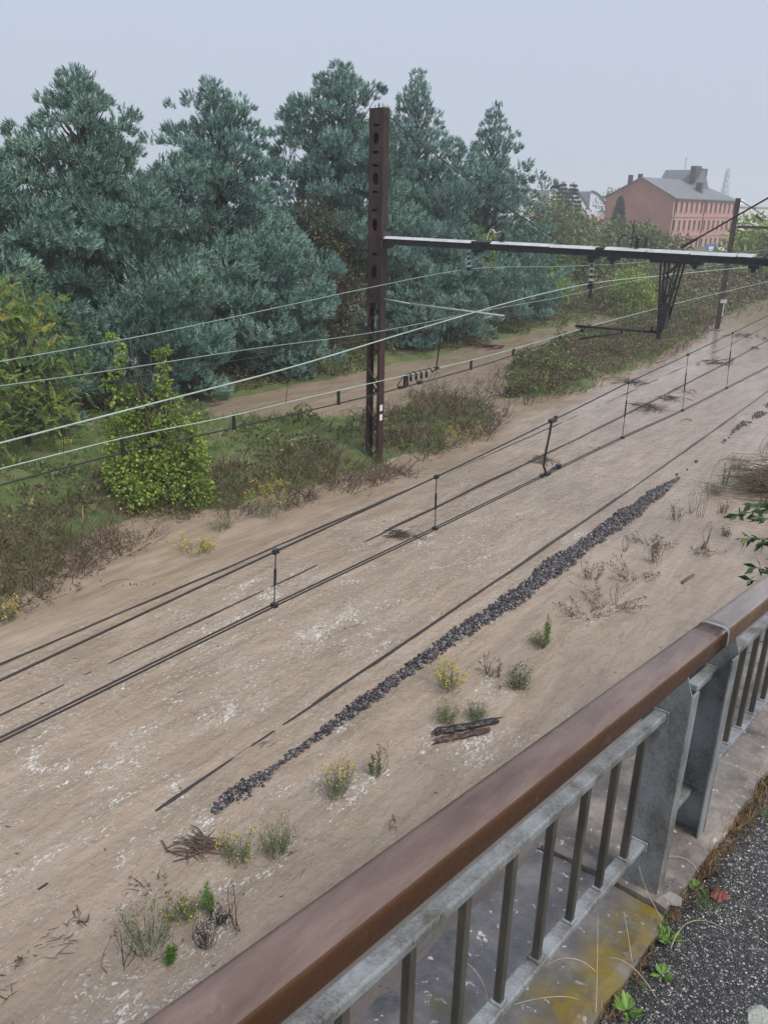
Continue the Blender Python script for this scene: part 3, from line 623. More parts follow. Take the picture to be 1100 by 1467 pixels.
def mast(cx, parent):
    ZL = 5.2; top = 10.2
    m = MB().box((cx, GY, -.28), (.6, .55, .5)).build('mast', RUST, parent); MB().box((cx, GY, top-.01), (.5, .26, .02)).build('cap_plate', RUST, m)
    for s in (-1, 1):
        c = MB(); xo = cx+s*.25
        c.box((xo-s*.006, GY, (top-.5)/2), (.012, .26, top+.5-.05))
        for t in (-1, 1): c.box((xo-s*.0465, GY+t*.123, (top-.5)/2), (.069, .014, top+.5-.05))
        c.build('channel', RUST, m)
    holes = []
    for yy in (180, 218.6, 237.4, 275, 301, 364): holes.append((onY(541, yy)[2], .23, .07, False))
    for ya, yb in ((190, 207), (247, 265), (313, 331), (379, 399)): holes.append((onY(541, (ya+yb)/2)[2], .2, onY(541, ya)[2]-onY(541, yb)[2], True))
    for t in (-1, 1):
        p = MB(); plate_holes(p, cx-.245, cx+.245, ZL, top-.03, GY+t*.137, holes); o = p.build('slotted_plate', RUST, m)
        sd = o.modifiers.new('thick', 'SOLIDIFY'); sd.thickness = .012; sd.offset = 0
    step = .595; k = 0; z = .12
    while z < ZL-.3:
        s = 1 if k % 2 == 0 else -1
        for t in (-1, 1):
            q = s if t < 0 else -s
            a = (cx+.2*q, GY+t*.132, z+.03); b = (cx-.2*q, GY+t*.132, z+step-.03)
            MB().bar(a, b, .012, .075, (1, 0, 0) if False else (0, 1, 0)).bar((a[0], a[1]+t*.02, a[2]), (b[0], b[1]+t*.02, b[2]), .045, .01, (0, 1, 0)).build('lacing_bar', RUST, m)
        z += step; k += 1
    for zz in (ZL-.12, .06):
        for t in (-1, 1): MB().box((cx, GY+t*.15, zz), (.49, .01, .18)).build('batten_plate', RUST, m)
    return m
ms = mast(GX, gan)
for py in (584, 597.5):
    z = CAMZ+(onX(547, py, GX+.26)[2]-CAMZ); MB().box((GX+.261, GY-.02, z), (.008, .13, .19)).build('sign_plate', SIGNW, ms)
mast(-1.3, gan)
zb0, zb1 = onY(560, 348)[2], onY(560, 341)[2]; zt = onY(560, 335)[2]
zb0 = (zb0+onY(1004, 378)[2])/2; zb1 = (zb1+onY(1004, 367)[2])/2; zt = (zt+onY(1004, 358)[2])/2
zt = zb1+.6*(zt-zb1); X0, X1 = GX+.27, -1.57
bm = MB()
for t in (-1, 1):
    bm.box(((X0+X1)/2, GY+t*.15, (zb0+zb1)/2), (X1-X0, .014, zb1-zb0)); bm.box(((X0+X1)/2, GY+t*.185, zb0+.008), (X1-X0, .055, .014)); bm.box(((X0+X1)/2, GY+t*.185, zb1-.007), (X1-X0, .055, .014))
x = X0+.5
while x < X1: bm.box((x, GY, zb1-.03), (.08, .285, .05)); bm.box((x, GY-.163, (zb0+zb1)/2), (.02, .012, zb1-zb0-.05)); x += .95
beam = bm.build('beam', DARKST, gan)
brk = [onY(p, 350)[0] for p in (552, 618, 679, 706, 790, 857, 869, 930, 992, 1060, 1084)]
for a, b in list(zip(brk[:-1], brk[1:])):
    if (a, b) in ((brk[2], brk[3]), (brk[5], brk[6])): continue
    dz = random.uniform(-.008, .008); P = []
    for xx in (a+.015, b-.012):
        P += [(xx, GY-.20, zb1+.012+dz), (xx, GY-.10, zt+dz), (xx, GY+.20, zb1+.012+dz), (xx, GY+.10, zt+dz)]
    MB().hexa(P).build('cover_plate', COVER, beam, bevel=.008)
for a, b in ((brk[2], brk[3]), (brk[5], brk[6])):
    MB().box(((a+b)/2, GY, zb1+.035), (b-a, .3, .05)).build('splice_box', DARKST, beam)
MB().box((GX+.31, GY, (zb0+zt)/2), (.1, .44, .46)).box((GX+.36, GY, zb0-.05), (.25, .36, .06)).build('beam_bracket', DARKST, gan)
for px in (684, 850, 880, 1000, 1085):
    q = onY(px, 360); MB().box((q[0], GY, zb0-.045), (.22, .3, .07)).box((q[0], GY-.1, zb0-.11), (.1, .06, .1)).build('hanger_clamp', DARKST, beam)
# the inverted triangular frame that drops from the beam
ds = MB().box((onY(963, 376)[0], GY, zb0-.03), (.95, .34, .06)).build('drop_frame', DARKST, gan)
for t in (-.13, .13):
    L = lambda px, py: np.array([onY(px, py)[0], GY+t, onY(px, py)[2]])
    for a, b in (((949, 374), (944, 476)), ((956, 374), (947, 440)), ((978, 376), (952, 468)), ((972, 376), (955, 434))):
        MB().bar(L(*a), L(*b), .036, .036, (0, 1, 0)).build('frame_leg', DARKST, ds)
    for a, b in (((952, 393), (974, 378)), ((951, 392), (965, 414)), ((949, 431), (965, 414))):
        MB().bar(L(*a), L(*b), .028, .03, (0, 1, 0)).build('frame_brace', DARKST, ds)
q = onY(950, 452); MB().box((q[0]+.02, GY, q[2]), (.17, .26, .6)).box((q[0]-.04, GY, q[2]-.4), (.11, .16, .3)).build('frame_foot', DARKST, ds, bevel=.01)
# registration arms
MB().tube([onY(824, 467), onY(880, 471), onY(941, 476)], .035, 8).build('registration_tube', DARKST, gan, True)
MB().tube([onY(830, 485.5), onY(852, 482), onY(890, 477)], .028, 8).tube([onY(890, 471), onY(890, 478)], .025, 6).build('steady_arm', DARKST, gan, True)
MB().tube([onY(834, 469), onY(834, 476)], .05, 6).build('arm_clamp', DARKST, gan, True); MB().tube([onY(933, 468), onY(933, 476)], .03, 6).build('arm_clamp', DARKST, gan, True)
a, b = onY(588, 435), onY(722, 452.5)
MB().tube([onY(549, 428), a], .022, 6).tube([a, b], .024, 8).tube([onY(690, 457), onY(705, 453)], .02, 6).build('registration_tube', COVER, gan, True)
# stays from the mast tops to the beam
for p, q in (((556, 163), (806, 349)), ((556, 164), (664, 340))):
    A, B = onY(*p), onY(*q); A = np.array([GX+.2, GY, 10.05]); n = 9
    MB().tube([A+(B-A)*t+np.array([0, 0, -.12*math.sin(math.pi*t)]) for t in np.linspace(0, 1, n)], .016, 6).tube([A+(B-A)*.93, B], .03, 6).build('stay_rod', DARKST, gan)
A, B = np.array([-1.5, GY, 10.05]), onY(975, 355)
MB().tube([A, B], .02, 6).tube([A+(B-A)*.93, B], .035, 6).build('stay_rod', RUST, gan)
A, B = np.array([-1.5, GY, 10.0]), onY(1090, 372); MB().tube([A, B], .016, 6).build('stay_rod', DARKST, gan)
# jumper loops and post insulators on the beam
for px, py, k in ((715, 338, COVER), (905, 352, DWIRE)):
    c = onY(px, py); s = .30
    lp = [(c[0]-s*1.1+s*.9*(1-math.cos(t))*.5, GY-.05, zt+.02+s*math.sin(t)*.9) for t in np.linspace(0, 2.4, 9)]
    mb = MB().tube(lp, .016, 6).tube([lp[-1], (c[0]+.12, GY-.05, zt+.26)], .012, 5)
    if px > 800: mb.tube([(c[0]+.3, GY-.05, zt+.05), (c[0]+.36, GY-.05, zt+.22), (c[0]+.2, GY-.05, zt+.3)], .016, 5).tube([(c[0]-.02, GY, zt), (c[0]-.02, GY, zt+.62)], .012, 5).tube([(c[0]+.06, GY, zt+.25), (c[0]-.1, GY, zt+.6)], .01, 5)
    j = mb.build('jumper_loop', k, beam)
    c0 = (c[0]+.14, GY-.05, zt-.03); pr = [(.03, 0)]
    for q in range(4): pr += [(.035, .03+.065*q), (.085, .05+.065*q), (.035, .075+.065*q)]
    MB().lathe(c0, pr+[(.03, .33)], 10).build('post_insulator', DARKST, j, True)

def insulator(px0, py0, px1, py1, label, n=4):
    A = onY(px0, py0); B = onY(px1, py1); A[2] = min(A[2], zb0-.02); d = (B-A); L = np.linalg.norm(d)
    t = empty('insulator_string', A, label, 'insulator', 'insulator strings hanging from the beam')
    MB().tube([A, A+d*.2], .022, 6).tube([A+d*.2, B], .03, 6).tube([B+(0, -.06, 0), B+(0, .06, 0)], .05, 6).build('suspension_rod', DARKST, t)
    for k in range(n):
        c = A+d*(.24+.62*k/(n-1)) if n > 1 else A+d*.5
        M = MB(); R = basis(np.array([-d]), np.array([0.]))[0]; P = []; m = 14
        for r_, z_ in ((.03, .045), (.045, .03), (.08, .0), (.076, -.012), (.04, -.02)):
            for j in range(m): P.append(c+R@np.array([r_*math.cos(6.283*j/m), r_*math.sin(6.283*j/m), z_]))
        F = [(i*m+j, i*m+(j+1) % m, (i+1)*m+(j+1) % m, (i+1)*m+j) for i in range(4) for j in range(m)]
        M.add(P, F+[tuple(reversed(range(m))), tuple(4*m+j for j in range(m))]).build('insulator_disc', PORC, t, True)
    return t
insulator(848, 368, 846, 407, 'insulator string with white rimmed discs left of the drop frame')
insulator(671, 362, 672, 385, 'short insulator string under the beam nearest the rusty mast', 3)
MB2 = empty('signal_clamp', onY(846, 408), 'dark clamp and tail hanging below the white rimmed insulator string', 'wire clamp')
MB().tube([onY(846, 408), onY(845, 428)], .03, 6).box(onY(846, 411), (.14, .12, .1)).box(onY(845, 424), (.09, .09, .12)).build('clamp_body', DARKST, MB2)

# ------------------------------------------------------------------ overhead lines
def extend(P, y0, y1, flat=True):
    P = [np.array(p, float) for p in P]; P.sort(key=lambda p: p[1])
    d = (P[1]-P[0])/(P[1][1]-P[0][1]); P.insert(0, P[0]+d*(y0-P[0][1]))
    d = (P[-1]-P[-2])/(P[-1][1]-P[-2][1]); d[2] *= .3; P.append(P[-1]+d*(y1-P[-1][1])); return P
def smoothline(P, n=6):
    P = np.array(P); ty = P[:, 1]; yy = np.concatenate([np.linspace(ty[i], ty[i+1], n, endpoint=False) for i in range(len(P)-1)]+[[ty[-1]]])
    dx = np.gradient(P[:, 0], ty); dz = np.gradient(P[:, 2], ty); out = []
    for q in yy:
        i = min(max(np.searchsorted(ty, q)-1, 0), len(ty)-2); h = ty[i+1]-ty[i]; t = (q-ty[i])/h
        a, b, c, d = (1+2*t)*(1-t)**2, t*(1-t)**2, t*t*(3-2*t), t*t*(t-1)
        f = lambda v, g: a*v[i]+b*h*g[i]+c*v[i+1]+d*h*g[i+1]
        out.append((f(P[:, 0], dx), q, f(P[:, 2], dz)))
    return out
def wire(name, P, r, mat, parent, y0=-14, y1=150): 
    P = extend(P, y0, y1) if y0 is not None else P
    return MB().tube(smoothline(P), r, 6).build(name, mat, parent, True)
# line over the near, drowned track: twin contact wires, low carrier and jointed droppers
ln = empty('overhead_line', (-3.9, 10, 4.9), 'dark overhead line close above the water with long jointed droppers', 'overhead line', 'overhead lines above the flooded tracks')
XN = -3.9
C = [onX(*q, XN) for q in [(0, 1060), (393, 867), (623, 757), (783, 679), (891, 627), (977, 588), (1040, 556), (1095, 528)]]
Ms = [onX(*q, XN) for q in [(0, 975), (395, 790), (625, 683), (790, 603), (900, 548), (985, 508), (1049, 477), (1100, 452)]]
for dx in (-.017, .017): wire('contact_wire', [c+np.array([dx, 0, 0]) for c in C], .0068, DWIRE, ln)
wire('carrier_wire', Ms, .0078, DWIRE, ln)
for k in (1, 2, 4, 5, 6):
    a, b = Ms[k], C[k]; d = b-a
    dp = MB().tube([a, b], .005, 5).box(a, (.03, .05, .035)).box(b, (.05, .035, .03)).tube([a+d*.32, a+d*.62], .011, 5).build('dropper', DARKST, ln)
a, b = Ms[3], C[3]; d = b-a; L = np.linalg.norm(d)
cc = MB().tube([a, a+d*.25+np.array([-.012, 0, 0]), a+d*.6+np.array([-.03, -.02, 0]), a+d*.85+np.array([-.035, -.03, 0]), b+np.array([0, -.01, 0])], .014, 6)
cc.box(a+np.array([0, .02, 0]), (.05, .13, .045)).box(a+np.array([0, .1, .02]), (.03, .04, .04)).box(b, (.05, .1, .035)).tube([b, b+np.array([-.01, .16, .03]), b+np.array([0, .3, .02])], .014, 6).box(b+np.array([0, .3, .02]), (.05, .07, .05)).box(b+np.array([-.01, -.1, 0]), (.04, .05, .04))
cc.build('current_connector', DARKST, ln)
# line over the track beside the ballast
l2 = empty('overhead_line', (-8.5, 12, 4.9), 'pale green overhead line whose short droppers cross the mast foot', 'overhead line', 'overhead lines above the flooded tracks')
XB = -8.5
C = [onX(*q, XB) for q in [(0, 695), (131, 660), (335, 613), (522, 569), (671, 529), (780, 493), (825, 475), (960, 449), (1100, 410)]]
A2 = [onX(*q, XB) for q in [(0, 672), (175, 628), (335, 595), (380, 584), (580, 538), (675, 516), (780, 487), (850, 466), (936, 443), (1100, 403)]]
wire('contact_wire', C, .0115, DWIRE, l2); wire('carrier_wire', A2, .008, COPPER, l2)
cz = np.array(extend(C, -14, 150)); az = np.array(extend(A2, -14, 150))
def at_y(arr, y): return np.array([np.interp(y, arr[:, 1], arr[:, 0]), y, np.interp(y, arr[:, 1], arr[:, 2])])
for px, py in ((175, 628), (335, 597), (485, 560), (580, 540), (675, 516), (735, 503), (802, 484)):
    y = onX(px, py, XB)[1]; MB().bar(at_y(az, y), at_y(cz, y), .03, .045).box(at_y(cz, y), (.04, .05, .05)).build('dropper', DWIRE, l2)
Mm = [onX(*q, -8.4) for q in [(0, 635), (200, 583), (400, 531), (600, 471), (780, 420), (847, 406)]]
M2 = [onX(*q, -8.4) for q in [(862, 402), (940, 396), (1080, 382)]]
wire('messenger_wire', Mm+[np.array([-8.4, 19.9, Mm[-1][2]])]+[p+np.array([0, .5, 0]) for p in M2[1:]], .0115, COPPER, l2)
mz = np.array(extend(Mm+M2[1:], -14, 150))
for px, py in ((93, 612), (415, 527)):
    y = onX(px, py, -8.4)[1]; MB().tube([at_y(mz, y), at_y(az, y)], .005, 5).build('dropper', DWIRE, l2)
y = onX(634, 462, -8.4)[1]; a = at_y(mz, y); b = at_y(az, y)
cn = MB().tube([a, b], .014, 6).box(b, (.06, .12, .05)); pts = []
e = at_y(az, y-.2); g0 = at_y(cz, y-1.15)
for t in np.linspace(0, 1, 46):
    base = e+(at_y(az, y-.95)-e)*t+np.array([0, 0, -.05]); pts.append(base+np.array([.02*math.cos(t*28), .03*math.cos(t*28), .085*math.sin(t*28)]))
cn.tube([b]+pts+[at_y(az, y-1.1)+np.array([0, 0, -.02]), at_y(az, y-1.25)+np.array([0, 0, -.15]), g0], .014, 5).tube([at_y(az, y-.95), at_y(cz, y-.93)], .018, 5).box(g0, (.05, .12, .05)).box(at_y(cz, y-.55), (.05, .12, .06))
cn.build('current_connector', DWIRE, l2)
# line over the far track
l3 = empty('overhead_line', (-12.1, 12, 5.2), 'thin grey overhead line running in front of the blue cypresses', 'overhead line', 'overhead lines above the flooded tracks')
Mm = [onX(*q, -12.05) for q in [(0, 518), (200, 482), (400, 440), (530, 412), (668, 386)]]+[onX(*q, -12.05) for q in [(800, 382), (900, 377), (985, 369)]]
wire('messenger_wire', Mm, .0095, COPPER2, l3)
wire('carrier_wire', [onX(*q, -12.2) for q in [(0, 553), (130, 535), (360, 500), (524, 478), (640, 456), (716, 441), (800, 426), (860, 412), (940, 396)]], .009, COPPER2, l3)
wire('contact_wire', [onX(*q, -12.2) for q in [(0, 571), (130, 550), (372, 511), (524, 488), (640, 466), (728, 449), (800, 434), (930, 405)]], .009, DWIRE, l3)

# the next mast along the line
m2 = empty('line_mast', (-15.99, 59.06, 0), 'brown steel mast with small white plate standing by the brambles', 'mast')
MB().box((-15.95, 59.06, 4.1), (.012, .26, 8.9)).box((-15.95, 58.93, 4.1), (.26, .014, 8.9)).box((-15.95, 59.19, 4.1), (.26, .014, 8.9)).build('mast_column', MASTB, m2)
MB().box((-15.95, 59.06, -.2), (.7, .7, .6)).build('mast_footing', CONC, m2, bevel=.05)
z = CAMZ+ray(1030, 431)[2]/ray(1030, 431)[1]*58.9
MB().box((-15.75, 58.88, z), (.42, .02, .26)).build('sign_plate', SIGNW, m2)
MB().box((-15.7, 58.9, z-.6), (.06, .02, .8)).build('number_strip', SIGNW, m2)
zz = CAMZ+ray(1058, 325)[2]/ray(1058, 325)[1]*59
MB().box((-8.4, 59.06, zz), (14.6, .16, .17)).build('cross_beam', MASTB, m2)
MB().tube([(-15.9, 59.06, 8.45), (-13.0, 59.06, zz+.1)], .03, 5).build('stay_rod', DARKST, m2)
MB().tube([(-14.7, 59.06, 7.55), (-14.2, 59.06, 7.2)], .09, 6).build('turnbuckle', DARKST, m2)
MB().box((-1.2, 59.06, 4.1), (.26, .26, 8.9)).build('mast_column', MASTB, m2)

# ------------------------------------------------------------------ buildings in the haze
def local(o, a): 
    u = np.array([math.cos(a), math.sin(a), 0]); v = np.array([-math.sin(a), math.cos(a), 0]); return lambda x, y, z: tuple(np.array(o)+u*x+v*y+np.array([0, 0, z]))
C1 = np.array([-55.5, 162.8, 0.]); ua = math.atan2(191.1-162.8, -51.8+55.5)
bl = empty('brick_building', C1, 'long red brick building with slate roof and rows of narrow windows', 'building')
Lf = local(C1, ua); LEN, DEP, EAV, RDG, BOT = 28.5, 14.6, 9.9, 13.6, -1.5
def hexl(mb, f, x0, x1, y0, y1, z0, z1): return mb.hexa([f(x, y, z) for x in (x0, x1) for y in (y0, y1) for z in (z0, z1)])
w1 = MB()
w1.add([Lf(0, 0, BOT), Lf(0, DEP, BOT), Lf(0, DEP, EAV), Lf(0, DEP/2, RDG-.1), Lf(0, 0, EAV)], [(0, 1, 2, 3, 4)])
w1.add([Lf(.3, 0, BOT), Lf(.3, DEP, BOT), Lf(.3, DEP, EAV), Lf(.3, DEP/2, RDG-.1), Lf(.3, 0, EAV)], [(4, 3, 2, 1, 0)])
hexl(w1, Lf, .3, LEN, DEP-.3, DEP, BOT, EAV); hexl(w1, Lf, LEN-.3, LEN, .3, DEP-.3, BOT, EAV)
w1.build('gable_wall', BRICK, bl)
fa = MB(); rows = [(7.35, 9.2), (3.95, 5.85), (.35, 2.4)]; nw = 13; wx = [1.15+k*(LEN-2.3)/(nw-1) for k in range(nw)]; ww = .95
lv = BOT
for z0, z1 in reversed(rows):
    hexl(fa, Lf, .002, LEN, 0, .35, lv, z0); xs_ = .002
    for x in wx: hexl(fa, Lf, xs_, x-ww/2, 0, .35, z0, z1); xs_ = x+ww/2
    hexl(fa, Lf, xs_, LEN, 0, .35, z0, z1); lv = z1
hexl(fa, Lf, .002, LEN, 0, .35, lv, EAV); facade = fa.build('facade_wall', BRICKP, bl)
for z in (2.95, 6.45): hexl(MB(), Lf, 0, LEN, -.12, -.003, z, z+.22).build('string_course', BRICKP, bl)
hexl(MB(), Lf, -.2, LEN+.2, -.35, -.003, EAV-.25, EAV-.02).build('cornice', BRICKP, bl)
for k, x in enumerate(wx):
    for r_, (z0, z1) in enumerate(rows):
        o = hexl(MB(), Lf, x-ww/2+.002, x+ww/2-.002, .2, .26, z0+.002, z1-.002).build('window', PANE, bl)
        hexl(MB(), Lf, x-ww/2-.12, x+ww/2+.12, -.09, -.004, z0-.14, z0-.02).build('sill', BRICKP, o)
        hexl(MB(), Lf, x-.03, x+.03, .15, .198, z0+.01, z1-.01).build('mullion', BRICK, o)
for x in (0.55, LEN/2-1, LEN-.5): hexl(MB(), Lf, x-.07, x+.07, -.16, -.02, BOT, EAV-.3).build('downpipe', PANE, bl)
rf = MB(); e = .45; hx = LEN-7.5
A0, A1, B0, B1 = Lf(-.25, -e, EAV-.05), Lf(LEN+e, -e, EAV-.05), Lf(-.25, DEP+e, EAV-.05), Lf(LEN+e, DEP+e, EAV-.05); R0, R1 = Lf(-.25, DEP/2, RDG), Lf(hx, DEP/2, RDG)
dn = lambda p: (p[0], p[1], p[2]-.18)
P = [A0, A1, B0, B1, R0, R1]; P += [dn(p) for p in P]
rf.add(P, [(0, 1, 5, 4), (1, 3, 5), (3, 2, 4, 5), (6, 10, 11, 7), (7, 11, 9), (9, 11, 10, 8), (0, 6, 7, 1), (1, 7, 9, 3), (3, 9, 8, 2), (0, 4, 10, 6), (4, 2, 8, 10)])
roof = rf.build('roof', SLATE, bl)
gb = MB(); gb.add([Lf(15.5, DEP/2-3.6, 11.6), Lf(22.5, DEP/2-3.6, 11.6), Lf(19, DEP/2-3.6, 15.6), Lf(15.5, DEP/2+5, 11.6), Lf(22.5, DEP/2+5, 11.6), Lf(19, DEP/2+5, 15.6)], [(0, 1, 2), (3, 5, 4), (0, 2, 5, 3), (1, 4, 5, 2), (0, 3, 4, 1)]); gb.build('cross_gable', SLATE, roof)
for x, y, z in ((17.6, DEP/2-2.4, 16.2), (22.2, DEP/2-1.6, 15.9), (15.2, DEP/2-4.8, 13.0)): 
    s_ = 1.25 if z > 14 else .5
    hexl(MB(), Lf, x-s_, x+s_, y-.6, y+.6, z-3, z).build('chimney', PANE, roof)
for y, z in ((DEP*.72, 14.0), (DEP*.58, 14.2)): hexl(MB(), Lf, 1.2, 1.9, y-.35, y+.35, z-3.4, z).build('chimney', PANE, roof)
for x, z in ((10, 15.1), (17.5, 17.8)): MB().tube([Lf(x, DEP/2, z-2.2), Lf(x, DEP/2, z)], .05, 4).bar(Lf(x-.6, DEP/2, z-.2), Lf(x+.6, DEP/2, z-.2), .05).build('aerial', PANE, roof)

def at_px(px, dist): q = azim(px, dist); return np.array([q[0], q[1], 0])
def z_at(px, py, dist): d = ray(px, py); return CAMZ+dist*d[2]/math.hypot(d[0], d[1])
# arched hall
o0 = at_px(690, 255); o1 = at_px(872, 290); ah = math.atan2(o1[1]-o0[1], o1[0]-o0[0]); Lh = local(o0, ah); ln_ = np.linalg.norm(o1-o0)
hall = empty('factory_hall', o0, 'pale factory hall with row of arched roof ribs behind the firs', 'factory hall')
ze = z_at(790, 300, 265)
hexl(MB(), Lh, 0, ln_, 0, 26, -1.5, ze).build('hall_wall', HALLW, hall)
nb = 6; bwid = ln_/nb
for k in range(nb):
    t = np.linspace(0, math.pi/2*1.12, 10); x0 = k*bwid
    prof = [(x0+bwid*(1-math.cos(q))*.86, ze+5.4*math.sin(q)**.8) for q in t][::-1]
    prof = [(x0+bwid*q/9, ze+5.6*math.cos(q/9*math.pi/2)**.9) for q in range(10)]
    m_ = MB(); m_.add([Lh(x, y, z) for y in (0.3, 25.7) for x, z in prof]+[Lh(x0, .3, ze), Lh(x0, 25.7, ze)], [(i, i+1, i+11, i+10) for i in range(9)]+[tuple(range(10))+(20,)]); o = m_.build('roof_vault', HALLW, hall)
    MB().tube([Lh(x, .05, z+.05) for x, z in prof], .28, 5).build('roof_rib', PANE, o)
hexl(MB(), Lh, -12, ln_*.36, 14, 27.5, ze-1, z_at(770, 276, 285)).build('hall_block', HALLW, hall)
# low roofs in front of the hall
for px0, px1, d0, py, lab in ((800, 845, 215, 302, 'low terracotta roofed house left of the red building'), (842, 872, 205, 309, 'smaller terracotta roofed house touching the gable edge of the red building')):
    a0, a1 = at_px(px0, d0), at_px(px1, d0+4); Lq = local(a0, math.atan2(a1[1]-a0[1], a1[0]-a0[0])); L_ = np.linalg.norm(a1-a0); zt_ = z_at(px0, py, d0)
    h = empty('house', a0, lab, 'house', 'low houses before the hall'); hexl(MB(), Lq, 0, L_, 0, 8, -1.5, zt_-1.6).build('wall', RENDER, h)
    m_ = MB(); m_.add([Lq(-.4, -.5, zt_-1.75), Lq(L_+.4, -.5, zt_-1.75), Lq(L_+.4, 4, zt_), Lq(-.4, 4, zt_), Lq(-.4, 8.5, zt_-1.75), Lq(L_+.4, 8.5, zt_-1.75)], [(0, 1, 2, 3), (3, 2, 5, 4), (0, 3, 4), (1, 5, 2), (0, 4, 5, 1)]); m_.build('roof', TILE, h)
    for q in (.25, .7): hexl(MB(), Lq, L_*q, L_*q+1, -.06, -.002, zt_-4.2, zt_-2.6).build('window', PANE, h)
a0, a1 = at_px(1056, 240), at_px(1150, 262); Lq = local(a0, math.atan2(a1[1]-a0[1], a1[0]-a0[0])); L_ = np.linalg.norm(a1-a0); zt_ = z_at(1080, 297, 245)
h = empty('white_building', a0, 'pale flat roofed building in haze right of the red building', 'building'); hexl(MB(), Lq, 0, L_, 0, 14, -1.5, zt_).build('wall', RENDER, h); hexl(MB(), Lq, -.3, L_+.3, -.3, 14.3, zt_+.003, zt_+.5).build('roof', HALLW, h)
hexl(MB(), Lq, 3, 6, 3, 6, zt_+.51, zt_+2).build('roof_cabin', RENDER, h)
for k in range(5): hexl(MB(), Lq, 3+k*3.6, 4.6+k*3.6, -.05, -.002, zt_-3.6, zt_-2).build('window', PANE, h)
# faint lattice tower
c = at_px(1034, 330); zt_ = z_at(1037, 241, 330); tw = empty('lattice_tower', c, 'faint lattice tower rising above the slate roof', 'tower')
m_ = MB()
for sx in (-1, 1):
    for sy in (-1, 1): m_.bar(c+np.array([sx*1.7, sy*1.7, 0]), c+np.array([sx*.5, sy*.5, zt_]), .38)
m_.build('tower_leg', HALLW, tw); m_ = MB(); n = 12
for k in range(n):
    f0, f1 = k/n, (k+1)/n; r0, r1 = 1.7-1.2*f0, 1.7-1.2*f1
    for sx, sy, tx, ty in ((-1, -1, 1, -1), (1, -1, 1, 1), (1, 1, -1, 1), (-1, 1, -1, -1)): m_.bar(c+np.array([sx*r0, sy*r0, zt_*f0]), c+np.array([tx*r1, ty*r1, zt_*f1]), .2)
m_.build('tower_brace', HALLW, tw)
c = at_px(1028, 140); z = z_at(1028, 357, 140); sg = empty('blue_sign', c, 'blue and white roadside panel at the foot of the red building', 'sign')
Lq = local(c, _f); hexl(MB(), Lq, -.85, .6, 0, .08, z-.75, z+.75).build('panel', SIGNB, sg); hexl(MB(), Lq, -.5, .2, -.03, -.003, z-.3, z+.35).build('panel_symbol', SIGNW, sg); hexl(MB(), Lq, .9, 2.6, 0, .1, z-.25, z+.35).build('white_plate', SIGNW, sg); hexl(MB(), Lq, -.1, .02, .09, .2, -1, z).build('post', DARKST, sg); hexl(MB(), Lq, 1.7, 1.8, .11, .2, -1, z).build('post', DARKST, sg)

